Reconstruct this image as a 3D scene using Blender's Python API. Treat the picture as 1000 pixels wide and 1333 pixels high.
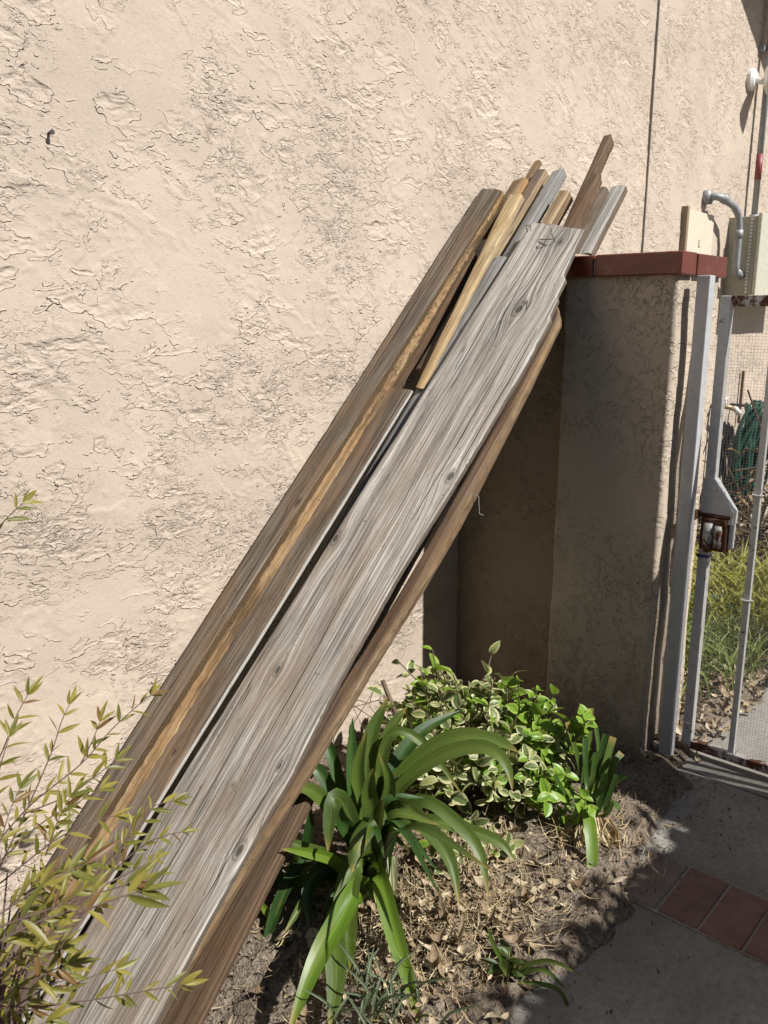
import bpy, bmesh, math, random
import numpy as np
from mathutils import Vector, Matrix

for o in list(bpy.data.objects): bpy.data.objects.remove(o)
scene = bpy.context.scene
col = scene.collection
random.seed(7)
rng = np.random.default_rng(7)

# ------------------------------------------------------------------ camera
CAM = np.array([0.0, -1.93, 1.55])
PITCH, YAW, FPX = math.radians(13.2), math.radians(41.0), 1090.0
cf = np.array([math.cos(PITCH)*math.cos(YAW), math.cos(PITCH)*math.sin(YAW), -math.sin(PITCH)])
cr = np.array([math.sin(YAW), -math.cos(YAW), 0.0])
cu = np.cross(cr, cf)
cd = bpy.data.cameras.new('camera'); cam = bpy.data.objects.new('camera', cd); col.objects.link(cam)
cd.sensor_fit = 'VERTICAL'; cd.sensor_height = 36.0; cd.sensor_width = 27.0
cd.lens = 36.0*FPX/1333.0
cd.dof.use_dof = True; cd.dof.focus_distance = 2.45; cd.dof.aperture_fstop = 9.0
cd.clip_start = 0.02; cd.clip_end = 300
M = Matrix(((cr[0], cu[0], -cf[0]), (cr[1], cu[1], -cf[1]), (cr[2], cu[2], -cf[2]))).to_4x4()
M.translation = Vector(CAM); cam.matrix_world = M
scene.camera = cam
# ------------------------------------------------------------------ sky, sun, exposure
SUN = np.array([0.200, -1.0, 1.09]); SUN /= np.linalg.norm(SUN)
w = bpy.data.worlds.new('World'); scene.world = w; w.use_nodes = True
nt = w.node_tree; nt.nodes.clear()
sky = nt.nodes.new('ShaderNodeTexSky'); sky.sky_type = 'NISHITA'; sky.sun_disc = False
sky.sun_elevation = math.asin(SUN[2]); sky.sun_rotation = math.atan2(SUN[0], SUN[1])
bg = nt.nodes.new('ShaderNodeBackground'); bg.inputs[1].default_value = 0.05
out = nt.nodes.new('ShaderNodeOutputWorld')
nt.links.new(sky.outputs[0], bg.inputs[0]); nt.links.new(bg.outputs[0], out.inputs[0])
sd = bpy.data.lights.new('sun', 'SUN'); sd.energy = 5.0; sd.angle = math.radians(0.53); sd.color = (1.0, 0.965, 0.91)
sun = bpy.data.objects.new('sun', sd); col.objects.link(sun)
sun.rotation_euler = Vector(-SUN).to_track_quat('-Z', 'Y').to_euler(); sun.location = (1, -4, 5)
scene.view_settings.view_transform = 'Standard'; scene.view_settings.look = 'None'
scene.view_settings.exposure = 0.43; scene.view_settings.gamma = 1.0
scene.view_settings.use_curve_mapping = False
scene.render.resolution_x = 768; scene.render.resolution_y = 1024

# ------------------------------------------------------------------ picture -> place helpers
def ray(x, y): return cf + cr*((x-500)/FPX) - cu*((y-666.5)/FPX)
def on_y(x, y, Y): d = ray(x, y); return CAM + d*((Y-CAM[1])/d[1])
def on_z(x, y, Z=0.0): d = ray(x, y); return CAM + d*((Z-CAM[2])/d[2])
def on_x(x, y, X): d = ray(x, y); return CAM + d*((X-CAM[0])/d[0])
def at_d(x, y, d): return CAM + ray(x, y)*d

# ------------------------------------------------------------------ noise (numpy)
_perm = np.random.default_rng(11).permutation(4096)
_ga = np.random.default_rng(12).uniform(0, 2*np.pi, 4096)
_gx, _gy = np.cos(_ga), np.sin(_ga)
def perlin(x, y, seed=0):
    x = np.asarray(x, float); y = np.asarray(y, float)
    xi = np.floor(x).astype(np.int64); yi = np.floor(y).astype(np.int64)
    fx = x-xi; fy = y-yi
    u = fx*fx*fx*(fx*(fx*6-15)+10); v = fy*fy*fy*(fy*(fy*6-15)+10)
    def g(ix, iy, dx, dy):
        h = _perm[(_perm[(ix+seed*131) & 4095] + iy) & 4095]
        return _gx[h]*dx + _gy[h]*dy
    a = g(xi, yi, fx, fy); b = g(xi+1, yi, fx-1, fy)
    c = g(xi, yi+1, fx, fy-1); d = g(xi+1, yi+1, fx-1, fy-1)
    return 1.45*((a+(b-a)*u) + ((c+(d-c)*u) - (a+(b-a)*u))*v)
def fbm(x, y, o=3, seed=0, gain=.5):
    s = 0; a = 1.0
    for i in range(o):
        s = s + a*perlin(x*2**i, y*2**i, seed+i*7); a *= gain
    return s
def sst(a, b, x):
    t = np.clip((x-a)/(b-a), 0, 1); return t*t*(3-2*t)

def stucco(x, z, fine=1.0):
    """relief of a trowelled (skip-trowel) plaster coat in metres"""
    wx = x + .035*fbm(x*5, z*5, 2, 1); wz = z + .035*fbm(x*5+9, z*5, 2, 2)
    e1 = (wx*.80-wz*.60); e2 = (wx*.60+wz*.80)
    reg = sst(-.25, .35, fbm(x*2.6, z*2.6, 2, 3))          # where the trowel skipped
    def lip(n, t, wdt, dec):
        return sst(t, t+wdt, n)*(1-.85*sst(t+wdt, t+dec, n))
    n1 = fbm(e1*4.0, e2*9.0, 4, 4)
    n2 = fbm(e1*11., e2*20., 3, 5)
    n3 = fbm(e1*34., e2*52., 2, 6)
    n4 = fbm(e1*9.0+3, e2*8.0, 4, 8)
    h = .0020*lip(n1, .08, .035, .50)*sst(-.3, .3, perlin(x*4, z*4, 9))
    h = h + .0010*lip(n2, .16, .08, .6)*(.25+.75*reg)*sst(-.35, .25, perlin(x*7, z*7, 10))
    h = h + .0018*lip(n4, .20, .04, .45)*sst(0, .4, perlin(x*3.3, z*3.3, 12))
    h = h + fine*.0010*sst(.22, .36, n3)*reg*sst(-.4, .2, perlin(x*9, z*9, 13))
    h = h + .0010*fbm(x*9, z*9, 2, 15) + .0035*fbm(x*1.3, z*1.3, 2, 16)
    return h

# ------------------------------------------------------------------ mesh / object helpers
def tag(o, label=None, cat=None, group=None, kind=None):
    if label: o['label'] = label
    if cat: o['category'] = cat
    if group: o['group'] = group
    if kind: o['kind'] = kind
    return o
def empty(name, loc, label=None, cat=None, group=None):
    o = bpy.data.objects.new(name, None); o.empty_display_size = .05; col.objects.link(o)
    o.location = loc; tag(o, label, cat, group); return o
def link_mesh(name, me, parent=None, loc=None):
    o = bpy.data.objects.new(name, me); col.objects.link(o)
    if parent is not None: o.parent = parent
    if loc is not None: o.location = loc
    return o
def wloc(p):
    v = Vector(p.location)
    while p.parent is not None: p = p.parent; v = v+p.location
    return v
def obj(name, verts, faces, mats, parent=None, origin=None, smooth=True, mi=None, attrs=None):
    """verts in world metres -> one mesh object (origin at given point or parent's place)"""
    V = np.asarray(verts, float)
    if parent is not None: og = np.array(wloc(parent))
    elif origin is not None: og = np.array(origin, float)
    else: og = np.array([V[:, 0].mean(), V[:, 1].mean(), V[:, 2].min()])
    me = bpy.data.meshes.new(name)
    V = V-og
    if isinstance(faces, np.ndarray):
        n, k = faces.shape
        me.vertices.add(len(V)); me.vertices.foreach_set('co', V.astype(np.float32).ravel())
        me.loops.add(n*k); me.loops.foreach_set('vertex_index', faces.astype(np.int32).ravel())
        me.polygons.add(n); me.polygons.foreach_set('loop_start', np.arange(0, n*k, k, dtype=np.int32))
        me.polygons.foreach_set('loop_total', np.full(n, k, np.int32))
        me.update(calc_edges=True)
    else:
        me.from_pydata([tuple(v) for v in V], [], [tuple(f) for f in faces]); me.update()
    for m in (mats if isinstance(mats, (list, tuple)) else [mats]): me.materials.append(m)
    if mi is not None: me.polygons.foreach_set('material_index', np.asarray(mi, np.int32))
    me.polygons.foreach_set('use_smooth', np.full(len(me.polygons), bool(smooth)))
    for k, (typ, arr) in (attrs or {}).items():
        a = me.attributes.new(k, typ, 'POINT')
        a.data.foreach_set('vector' if typ == 'FLOAT_VECTOR' else 'value', np.asarray(arr, np.float32).ravel())
    me.validate()
    o = link_mesh(name, me, parent)
    if parent is None: o.location = og
    return o
class MB:
    """collects simple shapes into one mesh"""
    def __init__(s): s.v = []; s.f = []
    def add(s, vs, fs):
        b = len(s.v); s.v += [tuple(map(float, p)) for p in vs]; s.f += [tuple(b+i for i in f) for f in fs]; return s
    def box(s, lo, hi, bev=.0):
        x0, y0, z0 = lo; x1, y1, z1 = hi
        if bev <= 0:
            return s.add([(x0,y0,z0),(x1,y0,z0),(x1,y1,z0),(x0,y1,z0),(x0,y0,z1),(x1,y0,z1),(x1,y1,z1),(x0,y1,z1)],
                         [(0,3,2,1),(4,5,6,7),(0,1,5,4),(1,2,6,5),(2,3,7,6),(3,0,4,7)])
        bm = bmesh.new(); bmesh.ops.create_cube(bm, size=1)
        for v in bm.verts: v.co = Vector(((x0+x1)/2+v.co.x*(x1-x0), (y0+y1)/2+v.co.y*(y1-y0), (z0+z1)/2+v.co.z*(z1-z0)))
        bmesh.ops.bevel(bm, geom=bm.edges[:], offset=bev, segments=2, affect='EDGES', profile=.5)
        bm.verts.index_update()
        s.add([v.co[:] for v in bm.verts], [[v.index for v in f.verts] for f in bm.faces]); bm.free(); return s
    def tube(s, pts, r, n=8, cap=True):
        P = [np.array(p, float) for p in pts]; m = len(P)
        rs = r if isinstance(r, (list, tuple, np.ndarray)) else [r]*m
        T = []
        for i in range(m):
            t = P[min(i+1, m-1)]-P[max(i-1, 0)]; T.append(t/(np.linalg.norm(t)+1e-12))
        a = np.array([0, 0, 1.]) if abs(T[0][2]) < .9 else np.array([1., 0, 0])
        X = np.cross(T[0], a); X /= np.linalg.norm(X)
        vs = []; fs = []
        for i in range(m):
            X = X-T[i]*(X@T[i]); X /= np.linalg.norm(X)+1e-12; Y = np.cross(T[i], X)
            for k in range(n):
                an = 2*math.pi*k/n; vs.append(P[i]+rs[i]*(math.cos(an)*X+math.sin(an)*Y))
        for i in range(m-1):
            for k in range(n):
                fs.append((i*n+k, i*n+(k+1) % n, (i+1)*n+(k+1) % n, (i+1)*n+k))
        if cap: fs.append(tuple(range(n))[::-1]); fs.append(tuple((m-1)*n+k for k in range(n)))
        return s.add(vs, fs)
    def prism(s, poly, ax, lo, hi):
        """polygon (2D list) extruded along axis ax from lo to hi"""
        n = len(poly); idx = [i for i in range(3) if i != ax]; vs = []
        for h in (lo, hi):
            for p in poly:
                q = [0, 0, 0]; q[ax] = h; q[idx[0]] = p[0]; q[idx[1]] = p[1]; vs.append(q)
        fs = [tuple(range(n)), tuple(range(n, 2*n))[::-1]]
        for i in range(n): j = (i+1) % n; fs.append((i, i+n, j+n, j))
        return s.add(vs, fs)
    def build(s, name, mat, parent=None, smooth=False, origin=None):
        o = obj(name, s.v, s.f, mat, parent, origin, smooth=smooth)
        bm = bmesh.new(); bm.from_mesh(o.data); bmesh.ops.recalc_face_normals(bm, faces=bm.faces[:]); bm.to_mesh(o.data); bm.free()
        return o
def grid_faces(nu, nv):
    i = np.arange(nu-1)[:, None]*nv + np.arange(nv-1)[None, :]
    return np.stack([i, i+nv, i+nv+1, i+1], -1).reshape(-1, 4)

# ------------------------------------------------------------------ materials
def mat(name):
    m = bpy.data.materials.new(name); m.use_nodes = True
    nt = m.node_tree; b = nt.nodes['Principled BSDF']
    return m, nt, b
class N:
    def __init__(s, nt): s.nt = nt
    def new(s, t, **kw):
        n = s.nt.nodes.new(t)
        for k, v in kw.items(): setattr(n, k, v)
        return n
    def link(s, a, b): s.nt.links.new(a, b)
    def val(s, sock, v):
        if hasattr(v, 'is_output') or hasattr(v, 'links'): s.link(v, sock)
        else: sock.default_value = v
    def math(s, op, a, b=0.0, c=None, clamp=False):
        n = s.new('ShaderNodeMath', operation=op, use_clamp=clamp); s.val(n.inputs[0], a); s.val(n.inputs[1], b)
        if c is not None: s.val(n.inputs[2], c)
        return n.outputs[0]
    def noise(s, vec, scale, detail=4, rough=.55, dist=0.0):
        n = s.new('ShaderNodeTexNoise'); n.inputs['Scale'].default_value = scale; n.inputs['Detail'].default_value = detail
        n.inputs['Roughness'].default_value = rough; n.inputs['Distortion'].default_value = dist
        if vec is not None: s.link(vec, n.inputs['Vector'])
        return n.outputs[0]
    def voronoi(s, vec, scale, feat='F1'):
        n = s.new('ShaderNodeTexVoronoi', feature=feat); n.inputs['Scale'].default_value = scale
        if vec is not None: s.link(vec, n.inputs['Vector'])
        return n
    def ramp(s, fac, stops):
        n = s.new('ShaderNodeValToRGB'); e = n.color_ramp.elements
        while len(e) < len(stops): e.new(.5)
        for i, (p, c) in enumerate(stops):
            e[i].position = p; e[i].color = (c, c, c, 1) if isinstance(c, (int, float)) else (*c, 1)
        s.val(n.inputs[0], fac); return n.outputs[0]
    def mix(s, fac, a, b, mode='MIX'):
        n = s.new('ShaderNodeMix', data_type='RGBA', blend_type=mode)
        s.val(n.inputs[0], fac)
        for sock, v in ((n.inputs[6], a), (n.inputs[7], b)):
            if isinstance(v, tuple): sock.default_value = (*v, 1) if len(v) == 3 else v
            else: s.link(v, sock)
        return n.outputs[2]
    def xyz(s, x, y, z):
        n = s.new('ShaderNodeCombineXYZ')
        for i, v in enumerate((x, y, z)): s.val(n.inputs[i], v)
        return n.outputs[0]
    def sep(s, v):
        n = s.new('ShaderNodeSeparateXYZ'); s.link(v, n.inputs[0]); return n.outputs
    def bump(s, h, strength=1.0, dist=.002, normal=None):
        n = s.new('ShaderNodeBump'); n.inputs['Strength'].default_value = strength; n.inputs['Distance'].default_value = dist
        s.link(h, n.inputs['Height'])
        if normal is not None: s.link(normal, n.inputs['Normal'])
        return n.outputs[0]
    def pos(s): return s.new('ShaderNodeNewGeometry').outputs['Position']
    def objco(s): return s.new('ShaderNodeTexCoord').outputs['Object']
    def attr(s, name): return s.new('ShaderNodeAttribute', attribute_name=name)
    def rand(s): return s.new('ShaderNodeObjectInfo').outputs['Random']

def m_stucco(name, base, dirt=(.30,.23,.16), dirt_amt=.25, spots=0.0, relief=.0062):
    m, nt, b = mat(name); n = N(nt); p = n.pos()
    big = n.noise(p, 1.6, 5, .6); mid = n.noise(p, 9, 5, .6); fi = n.noise(p, 160, 3, .6); mm = n.noise(p, 45, 4, .6)
    c = n.mix(n.ramp(big, [(.35, 0), (.65, 1)]), tuple(x*.93 for x in base), tuple(min(1, x*1.06) for x in base))
    c = n.mix(n.math('MULTIPLY', n.ramp(mid, [(.52, 0), (.75, 1)]), dirt_amt), c, dirt)
    c = n.mix(n.math('MULTIPLY', n.ramp(mm, [(.55, 0), (.8, 1)]), .25), c, tuple(x*.72 for x in base))
    c = n.mix(n.ramp(fi, [(.3, .22), (.6, 0)]), c, tuple(x*.55 for x in base))
    c = n.mix(n.ramp(n.noise(p, 4.5, 6, .7), [(.48, 0), (.66, .35)]), c, tuple(min(1, x*1.22) for x in base))
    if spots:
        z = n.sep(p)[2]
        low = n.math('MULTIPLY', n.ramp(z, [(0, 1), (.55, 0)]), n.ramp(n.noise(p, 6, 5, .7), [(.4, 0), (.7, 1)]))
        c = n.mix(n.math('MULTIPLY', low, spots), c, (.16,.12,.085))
    n.link(c, b.inputs['Base Color']); b.inputs['Roughness'].default_value = .95
    b.inputs['Specular IOR Level'].default_value = .15
    # crisp torn edges of the trowelled coat
    def trowel(rot, sx, sz, t, w, dec, ms, mt, off, det=4, wamp=.05):
        mp = n.new('ShaderNodeMapping'); mp.inputs['Location'].default_value = (off, off*.7, off*1.3)
        mp.inputs['Rotation'].default_value = (0, rot, 0); mp.inputs['Scale'].default_value = (sx, max(sx, sz), sz)
        wv = n.new('ShaderNodeVectorMath', operation='MULTIPLY_ADD'); wn = n.new('ShaderNodeTexNoise'); wn.inputs['Scale'].default_value = 7; wn.inputs['Detail'].default_value = 2
        n.link(p, wn.inputs['Vector']); n.link(wn.outputs['Color'], wv.inputs[0]); wv.inputs[1].default_value = (wamp, wamp, wamp); n.link(p, wv.inputs[2])
        n.link(wv.outputs[0], mp.inputs['Vector'])
        q = n.noise(mp.outputs[0], 1, det, .58)
        lp = n.ramp(q, [(t, 0), (t+w, 1), (t+dec, .12)])
        return n.math('MULTIPLY', lp, n.ramp(n.noise(p, ms, 3, .6), [(mt, 0), (mt+.12, 1)]))
    sand = n.noise(p, 420, 2, .5)
    pit = n.ramp(n.noise(p, 130, 2, .5), [(.62, 1), (.70, 0)])
    t1 = trowel(.65, 8, 17, .53, .010, .18, 2.6, .42, 0.0, 3)
    t2 = trowel(.75, 24, 48, .56, .022, .20, 2.8, .495, 3.1, 3)
    t3 = trowel(.60, 62, 110, .58, .045, .25, 2.7, .525, 7.7, 2)
    t4 = trowel(1.0, 15, 20, .575, .014, .20, 2.2, .50, 11.3, 3.5, .06)
    h = n.math('ADD', n.math('MULTIPLY', t1, 1.0), n.math('ADD', n.math('MULTIPLY', t2, .8), n.math('ADD', n.math('MULTIPLY', t3, .50), n.math('MULTIPLY', t4, .9))))
    h2 = n.math('ADD', n.math('MULTIPLY', sand, .45), n.math('ADD', n.math('MULTIPLY', mm, .5), n.math('MULTIPLY', pit, .35)))
    nb = n.bump(h2, .9, .0014)
    n.link(n.bump(h, 1.0, relief, nb), b.inputs['Normal'])
    return m

def m_wood(name, dark, mid, light, warm, warm_amt=.4, fine=1.0, rough=.85, bump=1.0, crack=1.0, warm_u=None, bark=False, stain=.55):
    m, nt, b = mat(name); n = N(nt)
    g = n.attr('gr').outputs['Vector']; kn = n.attr('kn').outputs['Fac']
    u, v, s = n.sep(g)
    def co(su, sv, off=0.0):
        return n.xyz(n.math('MULTIPLY', u, su), n.math('MULTIPLY', v, sv), n.math('ADD', s, off))
    f1 = n.noise(co(5, 330*fine), 1, 4, .62); f2 = n.noise(co(2.0, 120*fine, 3.1), 1, 4, .6)
    f3 = n.noise(co(1.1, 30, 7.7), 1, 4, .6); pt = n.noise(co(4, 9, 9.3), 1, 4, .6)
    ring = n.math('SINE', n.math('ADD', n.math('MULTIPLY', v, 620*fine), n.math('MULTIPLY', f3, 26)))
    t = n.math('ADD', n.math('MULTIPLY', f1, .50), n.math('ADD', n.math('MULTIPLY', f2, .42), n.math('MULTIPLY', f3, .28)))
    t = n.math('ADD', t, n.math('MULTIPLY', ring, .035))
    c = n.ramp(t, [(.40, dark), (.56, mid), (.78, light)])
    wm_ = n.math('MULTIPLY', n.ramp(pt, [(.42, 0), (.62, 1)]), warm_amt)
    if warm_u: wm_ = n.math('MULTIPLY', wm_, n.math('SUBTRACT', 1.0, n.math('MULTIPLY', n.ramp(n.math('DIVIDE', u, 3.0), [(warm_u[0]/3, 0), (warm_u[1]/3, 1)]), .8)))
    c = n.mix(wm_, c, n.mix(.75, c, warm))
    if bark:
        bk = n.noise(co(60, 170, 2.2), 1, 5, .7); bu = n.ramp(n.math('DIVIDE', u, 3.0), [(.50, .15), (.66, 1)])
        c = n.mix(n.math('MULTIPLY', n.ramp(bk, [(.48, 0), (.66, .95)]), bu), c, (.055,.034,.020))
    # rain stains and grime
    sn = n.noise(co(2.6, 22, 15.0), 1, 5, .65); sg = n.noise(co(14, 60, 18.0), 1, 4, .7)
    c = n.mix(n.math('MULTIPLY', n.ramp(sn, [(.46, 0), (.66, 1)]), stain), c, tuple(x*.62 for x in dark))
    c = n.mix(n.ramp(sg, [(.56, 0), (.72, stain*.8)]), c, tuple(x*.75+.02 for x in dark))
    # drying cracks along the grain
    ck = n.noise(co(.9, 42, 21.0), 1, 2, .5)
    cw = n.math('ABSOLUTE', n.math('SUBTRACT', ck, .5))
    cmask = n.math('MULTIPLY', n.ramp(cw, [(.0, 1), (.010, 0)]), n.ramp(n.noise(co(1.5, 6, 31.), 1, 2), [(.5, 0), (.58, 1)]))
    cmask = n.math('MAXIMUM', n.math('MULTIPLY', cmask, crack), n.ramp(n.math('ABSOLUTE', n.attr('ck').outputs['Fac']), [(.55, 1), (1.0, 0)]))
    c = n.mix(n.math('MULTIPLY', cmask, .85), c, (.02,.016,.012))
    # knots (kn = 1 in the middle, 0 outside)
    kr = n.math('SINE', n.math('ADD', n.math('MULTIPLY', kn, 17), n.math('MULTIPLY', n.noise(co(30, 50, 5.), 1, 3), 7)))
    kc = n.mix(n.ramp(kr, [(.1, 0), (.9, 1)]), tuple(x*.75 for x in dark), tuple(x*.8 for x in mid))
    c = n.mix(n.ramp(kn, [(.25, 0), (.75, .85)]), c, kc)
    c = n.mix(n.ramp(kn, [(.84, 0), (.98, .8)]), c, (.05,.04,.03))
    # specks of dirt
    sp = n.noise(co(60, 90, 4.), 1, 2, .5)
    c = n.mix(n.ramp(sp, [(.68, 0), (.76, .6)]), c, (.05,.04,.03))
    n.link(c, b.inputs['Base Color']); b.inputs['Roughness'].default_value = rough
    b.inputs['Specular IOR Level'].default_value = .25
    h = n.math('ADD', n.math('MULTIPLY', f1, .8), n.math('ADD', n.math('MULTIPLY', f2, .8), n.math('MULTIPLY', ring, .06)))
    h = n.math('SUBTRACT', h, n.math('MULTIPLY', cmask, 1.2)); h = n.math('SUBTRACT', h, n.math('MULTIPLY', n.ramp(kr, [(.4, .25), (.7, 0)]), n.ramp(kn, [(.2, 0), (.4, 1)])))
    n.link(n.bump(h, .9*bump, .0022), b.inputs['Normal'])
    return m

def m_leaf(name, c1, c2, edge=None, trans=.35, rough=.4, veins=False, tip=None):
    """leaf: attribute lf = (along 0..1, across -1..1, seed)"""
    m, nt, b = mat(name); n = N(nt)
    a = n.attr('lf').outputs['Vector']; al, ac, sd = n.sep(a); r = n.rand()
    nz = n.noise(n.xyz(n.math('MULTIPLY', al, 5), n.math('MULTIPLY', ac, 2), n.math('ADD', sd, n.math('MULTIPLY', r, 40))), 1, 4, .6)
    f = n.math('ADD', n.math('MULTIPLY', nz, .7), n.math('MULTIPLY', n.math('ADD', r, n.math('FRACT', sd)), .35), clamp=True)
    c = n.mix(n.ramp(f, [(.35, 0), (.85, 1)]), c1, c2)
    aa = n.math('ABSOLUTE', ac)
    if edge:
        e = n.math('ADD', aa, n.math('MULTIPLY', n.math('SUBTRACT', n.noise(n.xyz(n.math('MULTIPLY', al, 7), n.math('MULTIPLY', ac, 3), n.math('ADD', sd, n.math('MULTIPLY', r, 17))), 1, 3), .5), .9))
        c = n.mix(n.ramp(e, [(.50, 0), (.68, 1)]), c, edge)
    c = n.mix(n.ramp(aa, [(.02, .35), (.10, 0)]), c, tuple(min(1, x*1.6+.01) for x in c2))
    if veins:
        st = n.noise(n.xyz(n.math('MULTIPLY', al, 1.2), n.math('MULTIPLY', ac, 16), sd), 1, 2)
        c = n.mix(n.ramp(st, [(.35, .5), (.6, 0)]), c, tuple(x*.5 for x in c1))
        yl = n.noise(n.xyz(n.math('MULTIPLY', al, 3.5), n.math('MULTIPLY', ac, .8), n.math('ADD', sd, 5.5)), 1, 4, .65)
        c = n.mix(n.ramp(yl, [(.58, 0), (.74, .55)]), c, (.24,.23,.05))
    if tip: 
        c = n.mix(n.ramp(n.math('ADD', al, n.math('MULTIPLY', n.math('SUBTRACT', n.noise(n.xyz(r, ac, sd), 6, 2), .5), .25)), [(.90, 0), (1.0, .9)]), c, tip)
    n.link(c, b.inputs['Base Color']); b.inputs['Roughness'].default_value = rough; b.inputs['Specular IOR Level'].default_value = .4
    tr = n.new('ShaderNodeBsdfTranslucent'); n.link(n.mix(.5, c, (.30,.42,.02), 'MULTIPLY') if False else n.mix(.35, c, (.26,.34,.03)), tr.inputs[0])
    mx = n.new('ShaderNodeMixShader'); mx.inputs[0].default_value = trans
    o = [x for x in nt.nodes if x.type == 'OUTPUT_MATERIAL'][0]
    n.link(b.outputs[0], mx.inputs[1]); n.link(tr.outputs[0], mx.inputs[2]); n.link(mx.outputs[0], o.inputs[0])
    return m

def m_paint(name, base, rust=.2, rough=.45, metal=0.0, rust_col=(.16,.06,.022), scale=14):
    m, nt, b = mat(name); n = N(nt); p = n.pos()
    r1 = n.noise(p, scale, 6, .7); r2 = n.noise(p, scale*6, 4, .65); d = n.noise(p, 40, 4, .6)
    c = n.mix(n.ramp(d, [(.4, 0), (.75, .45)]), base, tuple(x*.55 for x in base))
    k = n.math('ADD', n.math('MULTIPLY', r1, .75), n.math('MULTIPLY', r2, .25))
    th = .75-rust*.35
    msk = n.ramp(k, [(th-.04, 0), (th+.02, 1)])
    c = n.mix(msk, c, n.mix(r2, rust_col, tuple(x*.35 for x in rust_col)))
    n.link(c, b.inputs['Base Color']); n.link(n.ramp(msk, [(0, rough), (1, .9)]), b.inputs['Roughness'])
    b.inputs['Metallic'].default_value = metal
    n.link(n.bump(n.math('ADD', k, n.math('MULTIPLY', msk, .3)), .35, .0015), b.inputs['Normal'])
    return m

def m_plain(name, base, rough=.6, var=.3, scale=30, bump=.3, bdist=.002, metal=0.0):
    m, nt, b = mat(name); n = N(nt); p = n.objco()
    a = n.noise(p, scale, 5, .6); c = n.mix(n.ramp(a, [(.35, 0), (.7, 1)]), tuple(x*(1-var) for x in base), tuple(min(1, x*(1+var*.5)) for x in base))
    n.link(c, b.inputs['Base Color']); b.inputs['Roughness'].default_value = rough; b.inputs['Metallic'].default_value = metal
    n.link(n.bump(a, bump, bdist), b.inputs['Normal']); return m

def m_soil():
    m, nt, b = mat('dry_soil'); n = N(nt); p = n.pos()
    a = n.noise(p, 7, 6, .65); f = n.noise(p, 90, 5, .7); v = n.voronoi(p, 130).outputs[0]
    c = n.mix(n.ramp(a, [(.35, 0), (.65, 1)]), (.19,.152,.115), (.29,.240,.188))
    c = n.mix(n.ramp(f, [(.36, .8), (.55, 0)]), c, (.065,.048,.034))
    c = n.mix(n.ramp(f, [(.60, 0), (.74, .6)]), c, (.42,.365,.30))
    n.link(c, b.inputs['Base Color']); b.inputs['Roughness'].default_value = 1; b.inputs['Specular IOR Level'].default_value = .1
    h = n.math('ADD', f, n.math('MULTIPLY', v, .6)); n.link(n.bump(h, 1, .008), b.inputs['Normal']); return m
def m_concrete(name='concrete', base=(.31,.29,.26)):
    m, nt, b = mat(name); n = N(nt); p = n.pos()
    a = n.noise(p, 2.2, 6, .65); f = n.noise(p, 60, 5, .7); s = n.noise(p, 260, 3, .6)
    c = n.mix(n.ramp(a, [(.3, 0), (.7, 1)]), tuple(x*.62 for x in base), tuple(x*1.12 for x in base))
    c = n.mix(n.ramp(n.noise(p, 7, 6, .75), [(.52, 0), (.68, .55)]), c, tuple(x*.55 for x in base))
    c = n.mix(n.ramp(f, [(.35, .6), (.55, 0)]), c, tuple(x*.5 for x in base))
    c = n.mix(n.ramp(s, [(.62, 0), (.75, .5)]), c, tuple(x*.4 for x in base))
    n.link(c, b.inputs['Base Color']); b.inputs['Roughness'].default_value = .9; b.inputs['Specular IOR Level'].default_value = .2
    n.link(n.bump(n.math('ADD', f, n.math('MULTIPLY', s, .5)), .6, .003), b.inputs['Normal']); return m
def m_brick(name, base, gloss=.5):
    m, nt, b = mat(name); n = N(nt); p = n.pos(); r = n.rand()
    a = n.noise(p, 12, 6, .7); f = n.noise(p, 140, 4, .6)
    c = n.mix(n.ramp(a, [(.3, 0), (.7, 1)]), tuple(x*.65 for x in base), tuple(x*1.2 for x in base))
    c = n.mix(n.math('MULTIPLY', r, .35), c, tuple(x*.6 for x in base))
    c = n.mix(n.ramp(n.noise(p, 18, 5, .7), [(.55, 0), (.72, .4)]), c, (.22,.18,.15))
    n.link(c, b.inputs['Base Color']); b.inputs['Roughness'].default_value = gloss; n.link(n.bump(n.math('ADD', a, f), .5, .002), b.inputs['Normal']); return m
def m_litter(name, c1, c2, c3, trans=.25):
    m, nt, b = mat(name); n = N(nt); sd = n.sep(n.attr('lf').outputs['Vector'])[2]
    c = n.ramp(n.math('FRACT', n.math('MULTIPLY', sd, 7.31)), [(0, c1), (.5, c2), (1, c3)])
    c = n.mix(n.ramp(n.noise(n.pos(), 120, 3), [(.4, .4), (.6, 0)]), c, tuple(x*.5 for x in c1))
    n.link(c, b.inputs['Base Color']); b.inputs['Roughness'].default_value = .8; b.inputs['Specular IOR Level'].default_value = .2
    return m

STUCCO = m_stucco('house_stucco', (.507,.424,.346), dirt=(.405,.322,.262), dirt_amt=.55)
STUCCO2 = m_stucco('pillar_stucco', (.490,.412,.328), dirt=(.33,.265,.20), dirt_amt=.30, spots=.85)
STUCCO3 = m_stucco('shaded_side_stucco', (.325,.262,.195), dirt=(.21,.16,.115), dirt_amt=.35, spots=.85)  # darker copy of the pillar stucco, recess shade put into its colour
SOIL = m_soil(); CONC = m_concrete()
WHITE = m_paint('white_gate_paint', (.66,.65,.62), .32); POSTW = m_paint('grey_white_post_paint', (.46,.47,.49), .10)
RUST = m_paint('rusty_metal', (.20,.15,.11), 1.0, .8); RUSTW = m_paint('rusty_white_paint', (.55,.53,.50), .68)
GALV = m_paint('galvanised_conduit', (.30,.31,.32), .02, .55, .25)
BOXM = m_paint('electrical_box_enamel', (.36,.35,.27), .02, .45)
PANEL = m_plain('access_panel_paint', (.62,.54,.43), .7, .08, 20, .1)
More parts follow.
